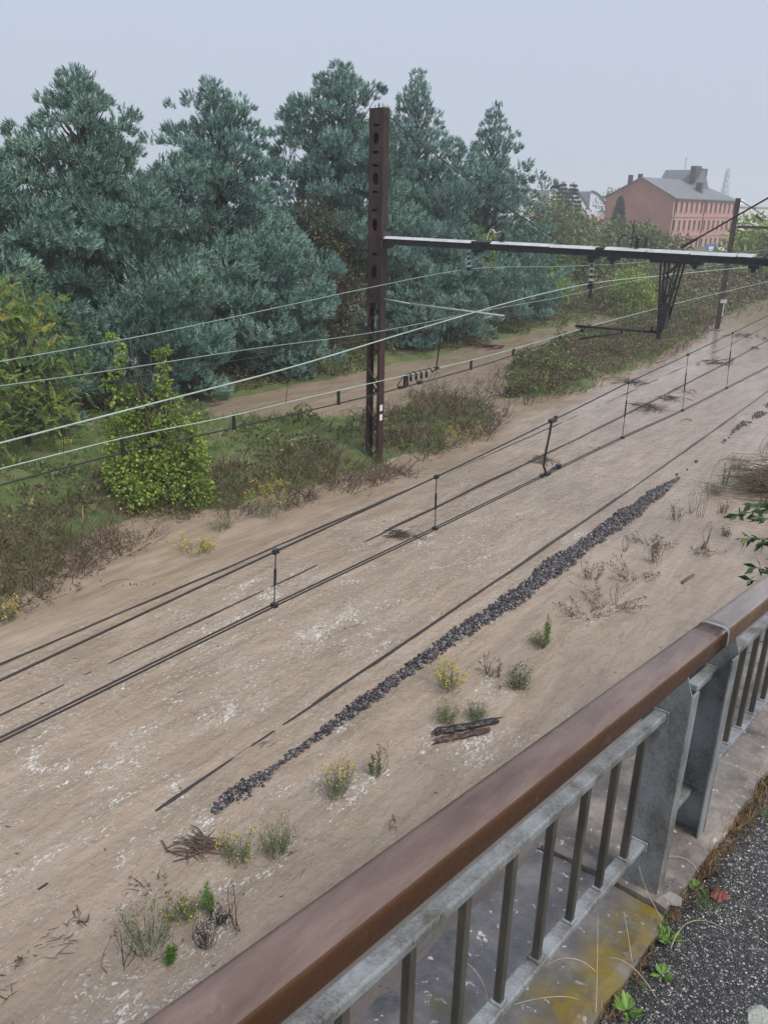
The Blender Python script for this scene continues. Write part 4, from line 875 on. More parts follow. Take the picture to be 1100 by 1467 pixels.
# ------------------------------------------------------------------ blue cypresses
def cypress(px, X, zt, R, seed, mat, label, zb=.3, bare=None, gap=0., nb=150, dens=1.):
    r = np.random.default_rng(seed); d = ray(px, 300); base = np.array([X, d[1]/d[0]*X, 0.]); base[2] = float(land(base[0], base[1]))
    t_ = empty('cypress_tree', base, label, 'tree', 'row of blue cypresses behind the flooded path'); Ht = zt-base[2]
    lean = r.normal(size=2)*.25
    tp = [base+np.array([lean[0]*q, lean[1]*q, Ht*q*.97-(.3 if q == 0 else 0)]) for q in np.linspace(0, 1, 8)]
    MB().tube(tp, [.34*(1-.93*q)+.01 for q in np.linspace(0, 1, 8)], 9).build('trunk', BARK, t_, True)
    lobes = []; limbs = MB()
    for i in range(nb):
        t = ((i+.5)/nb)**1.12; zc = zb+(Ht-zb)*t; az = 2.39996*i+r.normal()*.35
        if bare and bare[0] < zc < bare[1] and math.cos(az-bare[2]) > .25: continue
        prof = R*min(1., (1-t)**(.80+.22*t)*1.24)*(0.82+.18*min(1, t*6))*(.60+.58*r.random()**1.1)
        if t > .55: prof = min(prof, R*(1-t)**(.80+.22*t)*1.24*1.12)
        out = np.array([math.cos(az), math.sin(az), 0]); rise = (.34+1.05*t)*prof
        c0 = base+np.array([lean[0]*t, lean[1]*t, zc-.25*prof*(1-t)]); tip = c0+out*prof+np.array([0, 0, rise])
        if prof > .7: limbs.tube([c0, c0+(tip-c0)*.5-np.array([0, 0, .12*prof]), c0+(tip-c0)*.85], [.05+.012*prof, .04, .012], 5)
        ns = max(1, int(1.4+prof*1.05))
        for s in range(ns):
            q = .30+.70*(s+r.random())/ns; w_ = prof*.30*(1.15-q*.7)+.12
            lobes.append((c0+(tip-c0)*q+out*0+np.array([r.normal()*w_, r.normal()*w_, r.normal()*w_*.55-.1*prof*4*q*(1-q)*.5]), .15+.21*prof**.85*(1.15-.6*q)+.08*r.random(), out, q, t))
    top = base+np.array([lean[0], lean[1], Ht])
    for s in range(7): lobes.append((top+np.array([r.normal()*.05*s, r.normal()*.05*s, -.17*s]), .12+.03*s, np.array([0, 0, .2]), 1, 1))
    limbs.build('limbs', BARK, t_, True)
    LP = np.array([l[0] for l in lobes]); LR = np.array([l[1] for l in lobes]); LO = np.array([l[2] for l in lobes]); n = len(LP)
    per = np.maximum(8, (dens*60*(LR/.5)**1.8).astype(int)); ii = np.repeat(np.arange(n), per); N = len(ii)
    dd = unit(N); dd[:, 2] = np.abs(dd[:, 2])*.9-.32; dd += LO[ii]*.45; dd /= np.linalg.norm(dd, axis=1, keepdims=True)
    pos = LP[ii]+dd*(LR[ii]*(.72+.3*r.random(N)))[:, None]*np.array([1.05, 1.05, .85]); D = dd*.75+LO[ii]*.35+np.array([0, 0, .95])+r.normal(size=(N, 3))*.14
    sz = (.235+.15*r.random(N))*(.62+.36*np.minimum(LR[ii]/.5, 1.3)); lv = r.random(n); v = np.clip(.35*lv[ii]+.75*r.random(N)**1.3, 0, 1)
    keep = np.ones(N, bool); Pf = pos.astype(np.float32)                 # sprays buried inside a neighbouring bough are left out
    for j in range(n):
        e = Pf-LP[j].astype(np.float32); keep &= ~(((e*e).sum(1) < (.62*LR[j])**2) & (ii != j))
    tc_ = -base[:2]/np.linalg.norm(base[:2]); keep &= (((pos[:, :2]-base[:2])@tc_) > -.22*R) | (r.random(N) < .4)     # thinner on the side away from the line
    pos, D, sz, v = pos[keep], D[keep], sz[keep], v[keep]; N = len(pos); parts = []
    for k in range(4):
        s = np.arange(N) % 4 == k; parts.append(scatter(*PLUMES[k], pos[s], D[s], sz[s], v[s]))
    V, F, vv = merge(parts)
    link('crown', npmesh('crown', V, F, vv), t_, [mat]); return t_
NT = 0
cypress(122, -28.6, 12.0, 4.6, 1, CY2, 'greenish cypress with the tallest broad crown at far left', nb=170)
cypress(-60, -28.4, 10.9, 4.0, 2, CY2, 'greenish cypress cut by the left edge of the photo', nb=120)
cypress(318, -28.8, 12.3, 4.5, 3, CY1, 'blue cypress with bare dark trunk showing through its crown', nb=180, bare=(3.8, 6.2, -.75))
cypress(190, -26.6, 6.6, 2.9, 8, CY1, 'low bushy cypress in front between the two leftmost tall ones', nb=90)
cypress(392, -26.9, 5.9, 2.4, 9, CY1, 'low blue cypress left of the brown ivy thicket', nb=80)
cypress(490, -29.6, 14.2, 4.3, 4, CY1, 'pointed blue cypress standing just left of the rusty mast', nb=135, zb=4.6)
cypress(602, -28.6, 14.5, 4.2, 5, CY1, 'tall blue cypress directly right of the rusty mast', nb=160)
cypress(692, -28.0, 13.5, 3.9, 6, CY1, 'rightmost narrow cypress against the open sky', nb=150, bare=(2.6, 5.4, -.9))
cypress(590, -26.2, 6.2, 2.3, 10, CY1, 'low cypress behind the rusty mast, sweeping to the path', nb=80)
cypress(655, -26.0, 4.6, 2.2, 11, CY1, 'small low cypress at the path edge right of the mast', nb=60)
cypress(760, -27.5, 5.0, 2.6, 12, CY1, 'small cypress under the beam at the end of the row', nb=70)

# ------------------------------------------------------------------ broad-leaved trees and bushes
def leafy(base, Ht, R, mat, label, seed, n=2600, ls=.22, name='broadleaf_tree', cat='tree', group=None, zlow=.3, spires=None, temp=None, trunkr=None, squash=1., nl=26):
    r = np.random.default_rng(seed); base = np.array(base, float); t_ = empty(name, base, label, cat, group)
    tr = trunkr or max(.03, Ht*.018); cl = []
    trk = MB().tube([base-np.array([0, 0, .3]), base+np.array([.05*Ht*r.normal()*.4, 0, Ht*.4]), base+np.array([.04*Ht*r.normal(), .04*Ht*r.normal(), Ht*.82])], [tr, tr*.7, tr*.15], 7); trk.build('trunk', BARK, t_, True)
    lb = MB()
    for i in range(nl):
        a = 2.4*i+r.random(); f = (i+.5)/nl; z = Ht*(zlow+(1-zlow)*f**.85)-.12*R; rad = R*(.35+.65*math.sin(math.pi*min(1, .18+f*.80))**.7)*(.6+.5*r.random())*squash
        p = base+np.array([rad*math.cos(a)*.78, rad*math.sin(a)*.78, z]); lb.tube([base+np.array([0, 0, z*.55]), (base+p)/2+np.array([0, 0, z*.22]), p], [tr*.4, tr*.25, tr*.08], 4); cl.append((p, R*(.24+.2*r.random())))
    if spires:
        cl = []
        for sx, sy, h, w_ in spires:
            for q in np.linspace(.08, 1, 15):
                if r.random() > .16: cl.append((base+np.array([sx+r.normal()*.3*w_, sy+r.normal()*.3*w_, h*q+r.normal()*.06]), (w_*(1.05-q*.85)+.06)*(.55+.6*r.random())))
            lb.tube([base, base+np.array([sx*.7, sy*.7, h*.5]), base+np.array([sx, sy, h*.97])], [tr*.7, tr*.4, tr*.1], 5)
    lb.build('limbs', BARK, t_, True)
    P = np.array([c[0] for c in cl]); S = np.array([c[1] for c in cl]); ex = 1.05 if spires else 1.6; pr = S**ex/np.sum(S**ex); ii = r.choice(len(P), n, p=pr)
    d = unit(n); pos = P[ii]+d*(S[ii]*(.45+.6*r.random(n)))[:, None]*np.array([1, 1, .8]); D = d*.8+r.normal(size=(n, 3))*.55+np.array([0, 0, -.05 if temp is None else .1])
    v = np.clip(.3*r.random(len(P))[ii]+.7*r.random(n), 0, 1)
    T, F_ = temp or (LEAF_T, LEAF_F); V, F, vv = scatter(T, F_, pos, D, ls*(.7+.6*r.random(n)), v)
    link('crown', npmesh('crown', V, F, vv), t_, [mat]); return t_
def ground(p): return np.array([p[0], p[1], max(0., float(land(p[0], p[1])))])
# yellow-green poplar sapling on the near bank
g = ground(G(222, 722))
leafy(g, 4.6, 1.2, LF_Y, 'yellow green poplar sapling with two pointed tops on the near bank', 21, 14000, .10, 'poplar_sapling', 'tree',
      spires=[(-.42, -.38, 4.35, .42), (.42, .42, 4.15, .5), (.05, -.1, 2.9, .75), (.75, .5, 2.3, .62), (-.75, -.5, 2.2, .5), (.35, -.2, 1.7, .8), (1.15, .7, 2.5, .35), (-.2, .5, 2.0, .7)])
g = ground(onX(38, 600, -23.6))
leafy(g, 4.9, 2.0, LF_A, 'green and yellow acacia with drooping fronds at left edge', 22, 1700, .36, 'acacia_tree', 'tree', temp=PINN, zlow=.15)
g = ground(onX(-75, 620, -22.5)); leafy(g, 4.6, 2.0, LF_A, 'acacia mostly hidden beyond the left edge', 23, 700, .42, 'acacia_tree', 'tree', temp=PINN, zlow=.15)
g = ground(np.array([*onX(470, 470, -28.2)[:2], 0])); leafy(g, 7.2, 2.5, LF_B, 'brown and green ivy thicket climbing beneath the pointed cypress', 24, 6500, .17, 'ivy_thicket', 'shrub', zlow=.05, nl=34)
g = ground(np.array([*onX(420, 520, -27.2)[:2], 0])); leafy(g, 3.6, 1.7, LF_B, 'reddish brown bush at the cypress foot left of the ivy thicket', 25, 2600, .15, 'bush', 'shrub', zlow=.05)
g = ground(np.array([*onX(690, 430, -26.5)[:2], 0])); leafy(g, 6.0, 1.0, LF_Y, 'narrow lime green sapling below the short insulator string', 26, 1500, .16, 'sapling', 'tree', zlow=.35)
bt = [ # px, dist, top py, radius, material, label
 (800, 66, 388, 2.0, LF_Y, 'yellow autumn bush beside the last cypress under the beam', 'bush', 2200, .2),
 (925, 66, 388, 2.1, LF_Y, 'bright yellow green bush left of the drop frame', 'bush', 3200, .2),
 (770, 75, 352, 3.0, LF_G, 'dark green tree filling the gap right of the cypresses', 'tree', 2600, .3),
 (835, 78, 350, 3.4, LF_G, 'dark bushy tree behind the white rimmed insulator string', 'tree', 2800, .3),
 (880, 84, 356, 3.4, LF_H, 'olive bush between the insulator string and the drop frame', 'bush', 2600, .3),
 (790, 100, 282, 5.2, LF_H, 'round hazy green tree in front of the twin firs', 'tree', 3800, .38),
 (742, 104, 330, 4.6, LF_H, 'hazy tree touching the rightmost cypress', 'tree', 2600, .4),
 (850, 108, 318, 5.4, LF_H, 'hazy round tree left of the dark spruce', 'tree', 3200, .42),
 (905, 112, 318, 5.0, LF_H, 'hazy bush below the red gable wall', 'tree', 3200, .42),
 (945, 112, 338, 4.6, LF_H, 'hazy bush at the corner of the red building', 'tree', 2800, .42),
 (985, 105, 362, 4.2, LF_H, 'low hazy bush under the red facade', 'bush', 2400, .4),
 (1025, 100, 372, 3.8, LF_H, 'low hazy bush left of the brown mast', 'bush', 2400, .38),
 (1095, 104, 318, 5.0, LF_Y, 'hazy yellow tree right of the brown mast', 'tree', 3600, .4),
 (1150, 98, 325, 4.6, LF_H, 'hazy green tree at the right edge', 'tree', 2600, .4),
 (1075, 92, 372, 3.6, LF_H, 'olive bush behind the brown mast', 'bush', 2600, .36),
 (960, 80, 402, 2.8, LF_H, 'olive bush right behind the drop frame', 'bush', 2600, .28),
 (1000, 84, 398, 2.8, LF_H, 'brownish bush between the drop frame and the mast', 'bush', 2600, .28),
 (1060, 86, 402, 2.8, LF_BR, 'brown bramble bush on the right of the mast foot', 'bush', 2800, .26),
 (1110, 90, 408, 2.8, LF_BR, 'brown bramble bush at the right edge beyond the rails', 'bush', 2600, .26),
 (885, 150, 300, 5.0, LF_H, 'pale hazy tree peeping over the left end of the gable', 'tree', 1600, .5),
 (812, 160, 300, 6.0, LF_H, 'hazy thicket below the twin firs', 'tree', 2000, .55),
]
for k, (px, D_, py, R, mt, lab, cat, n, ls) in enumerate(bt):
    p = at_px(px, D_); p[2] = max(-.2, float(land(p[0], p[1]))) ; zt_ = z_at(px, py, D_)
    if px == 885: p[:] = at_px(885, 192); zt_ = z_at(885, 271, 192); p[2] = .6
    leafy(p, zt_-p[2], R, mt, lab, 100+k, n, ls, 'broadleaf_tree' if cat == 'tree' else 'bush', cat, 'hazy trees and bushes along the line', zlow=.08 if cat == 'bush' else .2)
def fir(px, D_, py, R, label, seed):
    r = np.random.default_rng(seed); b = at_px(px, D_); b[2] = .4; Ht = z_at(px, py, D_)-b[2]; t_ = empty('fir_tree', b, label, 'tree', 'dark firs in the haze')
    MB().tube([b, b+np.array([0, 0, Ht])], [.3, .03], 6).build('trunk', BARK, t_, True); n = 1500; t = r.random(n)**.8; lay = np.round(t*16)/17+r.normal(size=n)*.006
    a = r.random(n)*6.28; rad = R*np.maximum(1-lay, 0)**.9*r.random(n)**.5; pos = b+np.stack([rad*np.cos(a), rad*np.sin(a), Ht*(.1+.9*lay)-rad*.18], 1)
    D = np.stack([np.cos(a), np.sin(a), -.1+0*a], 1)+r.normal(size=(n, 3))*.25; D[lay > .95] += (0, 0, 2)
    V, F, vv = scatter(*PLUMES[0], pos, D, .55+.5*r.random(n)*(1.1-lay)); link('crown', npmesh('crown', V, F, vv), t_, [LF_D])
fir(803, 150, 259, 3.3, 'left fir of the hazy pair', 1); fir(818, 152, 260, 3.6, 'right fir of the hazy pair', 2); fir(887, 150, 279, 1.7, 'slim dark spruce against the red gable wall', 3)
# ------------------------------------------------------------------ ground cover on the bank (uncountable)
def on_land(n, x0, x1, y0, y1, lo=.03, hi=2, seed=1, far=None):
    r = np.random.default_rng(seed); x = x0+(x1-x0)*r.random(n); y = y0+(y1-y0)*r.random(n)**(1.3); h = land(x, y); k = (h > lo) & (h < hi) & (x > -24.7 - 12*(h > .25))
    return np.stack([x[k], y[k], h[k]], 1)
def stuff(name, parts, mat, label, cat=None):
    V, F, v = merge(parts); return tag(link(name, npmesh(name, V, F, v), None, [mat]), label, cat, kind='stuff')
P = on_land(25000, -34, -14, 4, 78, .05, seed=2)
g1 = vnoise(P[:, 0], P[:, 1], 1.6, 91)*.7+vnoise(P[:, 0], P[:, 1], .5, 92)*.3
green = g1 > .40
def tufts(P, s0, s1, seed, v0=0., v1=1., lean=.25):
    r = np.random.default_rng(seed); out = []
    for k in range(4):
        q = P[k::4]; n = len(q); D = np.stack([r.normal(size=n)*lean, r.normal(size=n)*lean, np.ones(n)], 1)
        out.append(scatter(*TUFTS[k], q-np.array([0, 0, .03]), D, np.stack([np.full(n, 1.)]*3, 1)*(s0+(s1-s0)*r.random(n)**1.5)[:, None], v0+(v1-v0)*r.random(n)))
    return out
stuff('grass', tufts(P[green], .16, .46, 3, 0, .8)+tufts(P[~green][::2], .14, .4, 4, .4, 1.), GRASS, 'green and straw grass on the bank between the tracks and path')
# dead bramble stems: dense by the water's edge and on the second bank
def canes(P, L0, L1, seed, lean=.9):
    r = np.random.default_rng(seed); n = len(P); d = unit(n)*lean; d[:, 2] = np.abs(d[:, 2])*.5+.35; L = L0+(L1-L0)*r.random(n)**1.4
    A = P-np.array([0, 0, .06]); B = A+d/np.linalg.norm(d, axis=1, keepdims=True)*L[:, None]; s = stems_arr(A, B, (.009+.007*r.random(n))*(1+np.maximum(0, P[:, 1]-15)*.02), .22, 3, .9*r.random(n)); return s, A, B
def edge_band(n, y0, y1, w_in, w_out, seed):
    r = np.random.default_rng(seed); y = y0+(y1-y0)*r.random(n); x = np.interp(y, SH_Y, SH_X)-w_in+(w_in+w_out)*r.random(n); h = land(x, y); k = vnoise(x, y, .9, seed+3) > .36
    return np.stack([x, y, np.maximum(h, -.02)], 1)[k]
E1 = np.concatenate([edge_band(3600, 6.5, 19.5, 2.2, 1.3, 11), edge_band(2200, 19.5, 29, 3.4, .7, 12), edge_band(3600, 30, 64, 4.6, .5, 13), edge_band(500, 64, 100, 4, 1, 14)])
S1, A, B = canes(E1, .3, 1.05, 15)
r = np.random.default_rng(16); ii = r.integers(0, len(A), 26000); q = r.random(26000)[:, None]; pos = A[ii]+(B[ii]-A[ii])*q+r.normal(size=(26000, 3))*.09; ok = pos[:, 2] > .02
L1 = scatter(LEAF_T, LEAF_F, pos[ok], unit(ok.sum()), .03+.035*r.random(ok.sum()), r.random(ok.sum()))
stuff('bramble_tangle', [S1, L1], LF_BR, 'tangle of brown dead brambles along the water edge')
# leafy mounds: low dense herbage
def mound(n, y0, y1, xin, xout, h0, seed, thr=.5):
    r = np.random.default_rng(seed); y = y0+(y1-y0)*r.random(n); xs_ = np.interp(y, SH_Y, SH_X); xf_ = np.maximum(np.interp(y, FA_Y, FA_X), -26); t = xin+(xout-xin)*r.random(n); x = xs_+(xf_-xs_)*t; h = land(x, y)
    m_ = vnoise(x, y, 1.3, seed+1); k = (h > .03) & (m_ > thr); hh = h0*(m_-thr)*2.2*(.4+.8*vnoise(x, y, .45, seed+2)); return np.stack([x, y, h+hh*r.random(n)**.5], 1)[k]
def leaves(P, s0, s1, seed, v0=0, v1=1):
    r = np.random.default_rng(seed); n = len(P); D = unit(n)+np.array([0, 0, .35]); return scatter(LEAF_T, LEAF_F, P, D, s0+(s1-s0)*r.random(n), v0+(v1-v0)*r.random(n))
M1 = np.concatenate([mound(38000, 30.5, 64, .12, .97, 1.25, 31, .40), mound(14000, 6, 22, .15, .9, .9, 34, .58), mound(7000, 20, 28, .1, .8, .5, 36, .6)])
stuff('weedy_mounds', [leaves(M1, .07, .17, 35)], LF_H, 'olive green herbage heaped over the bank')
M2_ = np.concatenate([mound(20000, 30.5, 66, .0, .6, 1.2, 41, .34), mound(9000, 10, 27, .05, .4, .5, 44, .6)])
stuff('brown_mounds', [leaves(M2_, .06, .14, 45)], LF_BR, 'brown withered weeds heaped over the bank')
# undergrowth at the foot of the cypresses
r = np.random.default_rng(51); n = 30000; y = 10+60*r.random(n)**1.2; x = -24.7-3.2*r.random(n)-(vnoise(y, y*0, 2.5, 52)-.5)*1.6; z = land(x, y)+1.25*vnoise(x, y, 1.4, 53)**1.5*r.random(n)
k = vnoise(x, y, 1.8, 54) > .2
stuff('undergrowth', [leaves(np.stack([x, y, z], 1)[k], .08, .18, 55)], LF_B, 'dark undergrowth of ivy and bramble below the cypress row')
# far bank beyond the second mast and along the right edge
r = np.random.default_rng(61); n = 16000; y = 58+60*r.random(n); x = np.interp(y, SH_Y, SH_X)-.3-14*r.random(n)**1.3; z = np.maximum(land(x, y), 0)+2.6*vnoise(x, y, 3, 62)*r.random(n)**.6*np.clip((np.interp(y, SH_Y, SH_X)-x)/3, .15, 1)
stuff('far_thicket', [leaves(np.stack([x, y, z], 1), .16, .32, 63)], LF_BR, 'brown thicket on the far bank behind the brown mast')
r = np.random.default_rng(65); n = 9000; y = 64+40*r.random(n); x = -19-12*r.random(n); z = np.maximum(land(x, y), 0)+2.4*vnoise(x, y, 2.5, 66)*r.random(n)
stuff('green_thicket', [leaves(np.stack([x, y, z], 1), .16, .34, 67)], LF_H, 'green thicket closing the end of the flooded path')

# ------------------------------------------------------------------ plants standing in the water
def weed(px, py, kind, h, wd, label, name='flooded_weed', cat='weed', z=None, n=None, lean=(0, 0), group='weeds standing in the flood'):
    b = G(px, py) if z is None else z; b = np.array(b, float); b[2] = max(0, float(land(b[0], b[1]))) if b[0] < -13.5 else 0.
    r = np.random.default_rng(int(px*7+py)); t_ = empty(name, b, label, cat, group)
    ns = n or {'ragwort': 44, 'clump': 60, 'spire': 4, 'dry': 5, 'sprawl': 16, 'dead': 14}[kind]
    rad = wd/2; a = r.random(ns)*6.28; q = np.sqrt(r.random(ns)); A = b+np.stack([np.cos(a)*q*rad*.5, np.sin(a)*q*rad*.5, np.full(ns, -.05)], 1)
    sp = {'ragwort': .85, 'clump': .9, 'spire': .5, 'dry': .5, 'sprawl': 1.6, 'dead': 1.1}[kind]
    tip = A+np.stack([np.cos(a)*q*rad*sp+lean[0]*h, np.sin(a)*q*rad*sp+lean[1]*h, h*(.55+.45*r.random(ns))*(.55 if kind == 'sprawl' else 1)], 1)
    V, F, v = stems_arr(A, tip, {'dry': .006, 'sprawl': .0055, 'dead': .005}.get(kind, .0034)*(1+max(0, b[1]-8)*.03), .14, 4); link('stems', npmesh('stems', V, F, v), t_, [WEEDD if kind in ('dry', 'dead', 'sprawl') else WEED])
    def along(k, lo, hi, spread):
        i = r.integers(0, ns, k); f = lo+(hi-lo)*r.random(k); return A[i]+(tip[i]-A[i])*f[:, None]+r.normal(size=(k, 3))*spread, (tip[i]-A[i])
    k = {'ragwort': 620, 'clump': 520, 'spire': 110*ns, 'dry': 26, 'sprawl': 260, 'dead': 120}[kind]
    pos, d = along(k, .25 if kind != 'dry' else .75, 1, .012 if kind in ('spire', 'dry') else .022); pos = pos[pos[:, 2] > .01]; k = len(pos)
    D = unit(k)*.7+np.array([0, 0, .75]); sz = (.020+.028*r.random(k))*(1+.5*max(0, h-.5))*(1.5 if kind in ('sprawl', 'dead') else 1)
    if kind == 'spire': sz = (.022+.034*r.random(k))*(1+.8*max(0, h-.5))
    V, F, v = scatter(LEAF_T*np.array([.5, 1, 1]), LEAF_F, pos, D, sz); link('leaves', npmesh('leaves', V, F, v), t_, [{'ragwort': WEED, 'clump': WEED, 'spire': WEEDB if 'green' in label else WEED, 'dry': WEEDD, 'sprawl': WEEDD, 'dead': WEEDD}[kind]])
    if kind == 'ragwort':
        m_ = int(150*wd/.45*(.5 if 'sparse' in label else 1)*(.35 if 'few' in label else 1)); pos, d = along(m_, .9, 1.04, .022); V, F, v = scatter(ICO_V*np.array([1, 1, .5]), ICO_F, pos, unit(m_)*.3+np.array([0, 0, 1]), .009+.008*r.random(m_)); tag(link('flowers', npmesh('flowers', V, F, v), t_, [YEL]), kind='stuff')
    return t_
W = [
 (645, 985, 'ragwort', .40, .46, 'dense yellow flowering ragwort beside the ballast ridge'),
 (640, 1034, 'clump', .34, .26, 'olive grassy clump left behind the charred logs'),
 (681, 1030, 'clump', .30, .26, 'thin olive clump right behind the charred logs'),
 (742, 984, 'clump', .40, .34, 'grey green weed leaning over a stranded stick'),
 (716, 972, 'sprawl', .34, .5, 'dark sprawling stems between the ragwort and the leaning weed'),
 (703, 965, 'dry', .45, .3, 'thin dry stalks just right of the dense ragwort'),
 (781, 928, 'spire', .55, .22, 'tall leafy green spires right of the ridge'),
 (772, 925, 'clump', .26, .26, 'low green tuft at the foot of the tall spires'),
 (483, 1138, 'ragwort', .48, .32, 'sparse ragwort with foam caught at its stems'),
 (538, 1112, 'spire', .36, .16, 'pair of grey spires right of the sparse ragwort'),
 (545, 1108, 'dry', .5, .08, 'single reddish seed stalk behind the grey spires'),
 (398, 1222, 'clump', .42, .3, 'greyish drowned clump above the railing'),
 (340, 1232, 'ragwort', .34, .32, 'green ragwort with few flowers against the driftwood pile'),
 (212, 1358, 'clump', .50, .42, 'large leaning green clump at lower left'),
 (262, 1312, 'ragwort', .22, .30, 'small ragwort with few flowers beside the large leaning clump'),
 (300, 1312, 'spire', .38, .2, 'bright green leafy pair of spires at lower left'),
 (246, 1380, 'spire', .24, .1, 'smallest bright green spire ringed by foam'),
 (176, 1385, 'dry', .5, .06, 'lone dry stalk left of the large leaning clump'),
 (297, 1356, 'dead', .4, .1, 'dark dead stalk below the bright green spires'),
 (342, 1334, 'dry', .55, .16, 'leaning dry stalks near the handrail at lower left'),
 (318, 1322, 'dead', .3, .14, 'faint dead twig cluster right of the bright green spires'),
 (562, 1188, 'dry', .2, .1, 'short bent stalk above the handrail centre'),
 (222, 1278, 'sprawl', .1, .3, 'flattened dark stems at lower left'),
 (836, 880, 'sprawl', .42, .55, 'dark dead weed sprawling right of the tall spires'),
 (868, 868, 'sprawl', .4, .7, 'largest sprawling dead weed right of the ridge'),
 (882, 868, 'dry', .42, .2, 'clubbed dry stalk in the sprawling dead weed'),
 (845, 830, 'dead', .42, .3, 'brown dead clump with one tall stalk by the ridge'),
 (905, 828, 'sprawl', .45, .6, 'twiggy dead weed with pale heads below the brown stalk'),
 (935, 806, 'dead', .62, .18, 'dark brown dead stalk standing alone'),
 (930, 780, 'sprawl', .35, .45, 'dark twig spray left of the dark brown stalk'),
 (895, 790, 'dry', .55, .08, 'leaning thin stalk right of the ridge'),
 (968, 745, 'dead', .4, .28, 'small dead tuft near the far end of the ridge'),
 (1004, 740, 'dry', .6, .2, 'upright dry plume in the upper right water'),
 (988, 735, 'dry', .6, .1, 'paired thin dry stalks left of the dry plume'),
 (1012, 778, 'dry', .5, .1, 'leaning club headed stalk in open water'),
 (1000, 790, 'sprawl', .3, .45, 'low dark twigs below the club headed stalk'),
 (1040, 768, 'dead', .2, .12, 'short forked twig in open water at right'),
 (1034, 735, 'dead', .3, .18, 'broken twig with a floating stem at right'),
 (1022, 706, 'clump', .4, .5, 'pale grey weed beside the flattened reeds'),
 (1034, 700, 'spire', .7, .5, 'grey branching weed at the reed tip'),
 (1058, 674, 'clump', .5, .5, 'small green tuft above the flattened reeds'),
 (1094, 660, 'dry', .8, .12, 'tall dry stalk at the right edge'),
 (385, 740, 'ragwort', .85, .75, 'pale yellow bushy ragwort at the bank edge'),
 (280, 790, 'ragwort', .30, .65, 'low yellow ragwort in water below the poplar sapling'),
 (318, 758, 'clump', .3, .45, 'dark low tuft at water edge right of the sapling'),
 (664, 630, 'ragwort', .32, .9, 'low yellow green ragwort below the rusty mast bank'),
 (776, 577, 'spire', 1.15, .5, 'upright yellow green willowherb at the second bank'),
 (754, 580, 'dead', 1.0, .35, 'dark dead clump left of the willowherb'),
 (722, 598, 'dead', .8, .4, 'pale dead clump at the tip of the grassy strip'),
 (812, 566, 'sprawl', .9, 1.0, 'bare arching fronds right of the willowherb'),
 (694, 632, 'dead', .8, .6, 'brown bent stalks below the grassy strip'),
 (628, 640, 'spire', .8, .5, 'thin green saplings right of the rusty mast'),
 (8, 890, 'ragwort', .4, .4, 'faded yellow ragwort at the left edge'),
 (205, 775, 'sprawl', .6, .9, 'dark drowned twigs below the poplar sapling'),
 (120, 830, 'sprawl', .8, 1.6, 'brown drowned twigs at left bank edge'),
 (40, 850, 'sprawl', .8, 1.4, 'brown drowned brambles at far left'),
]
for q in W:
    q = list(q); k_ = 1.35 if q[2] in ('sprawl', 'dead', 'dry') else 1.28; q[3] *= k_; q[4] *= k_; weed(*q)

# foam caught at the stems and trailing down the current
wm = bpy.data.objects['flood_water'].data; nv = len(wm.vertices); cv = np.empty(nv*3, np.float32); wm.vertices.foreach_get('co', cv); cv = cv.reshape(-1, 3); fv = np.empty(nv, np.float32); wm.attributes['foam'].data.foreach_get('value', fv)
for q in W:
    b = G(q[0], q[1])
    if b[0] < -13 or b[1] > 26: continue
    dx, dy = (cv[:, 0]-b[0])/(.14+.25*q[4]), b[1]-cv[:, 1]; fv += .62*np.exp(-(np.abs(dx)-.35*np.clip(dy, 0, 2))**2*2)*np.where(dy > -.12, np.exp(-np.maximum(dy, 0)/.8), 0)
wm.attributes['foam'].data.foreach_set('value', np.clip(fv, 0, 1.1).astype(np.float32))

# ------------------------------------------------------------------ drift: logs, sticks, litter
def log(A, B, r0, mat, label, seed, parent=None, name='charred_log'):
    r = np.random.default_rng(seed); A = np.array(A, float); B = np.array(B, float); n, m = 13, 11; d = B-A; R = basis(np.array([d]), np.array([.3]))[0]; V = []
    for i in range(n):
        t = i/(n-1); c = A+d*t+R[:, 0]*.006*r.normal()+R[:, 1]*.006*r.normal(); rr = r0*(1-.2*t)*(1 if 0 < i < n-1 else .8)
        for j in range(m): k = rr*(.8+.3*r.random()); a = 6.283*j/m; V.append(c+R[:, 0]*k*math.cos(a)+R[:, 1]*k*math.sin(a)*.75+d/np.linalg.norm(d)*(.05*r.normal() if i in (0, n-1) else 0))
    F = [(i*m+j, i*m+(j+1) % m, (i+1)*m+(j+1) % m, (i+1)*m+j) for i in range(n-1) for j in range(m)]+[tuple(reversed(range(m))), tuple((n-1)*m+j for j in range(m))]
    o = MB().add(V, F).build(name, mat, parent); 
    if parent is None: tag(o, label, 'log', 'charred logs in the flood')
    return o
log(G(621, 1054)+(0, 0, .05), G(712, 1036)+(0, 0, .06), .072, LOGM, 'upper black charred log lying in the flood', 1)
log(G(625, 1064)+(0, 0, .03), G(700, 1049)+(0, 0, .04), .062, LOGR, 'lower charred log with reddish end lying in the flood', 2)
log(G(976, 836)+(0, 0, .01), G(993, 824)+(0, 0, .02), .04, DRIFT, 'short grey driftwood piece alone in open water', 3)
log(G(636, 640)+(0, 0, .01), G(705, 640)+(0, 0, .01), .03, DRIFT, 'thin stick afloat below the low ragwort', 4) if False else None
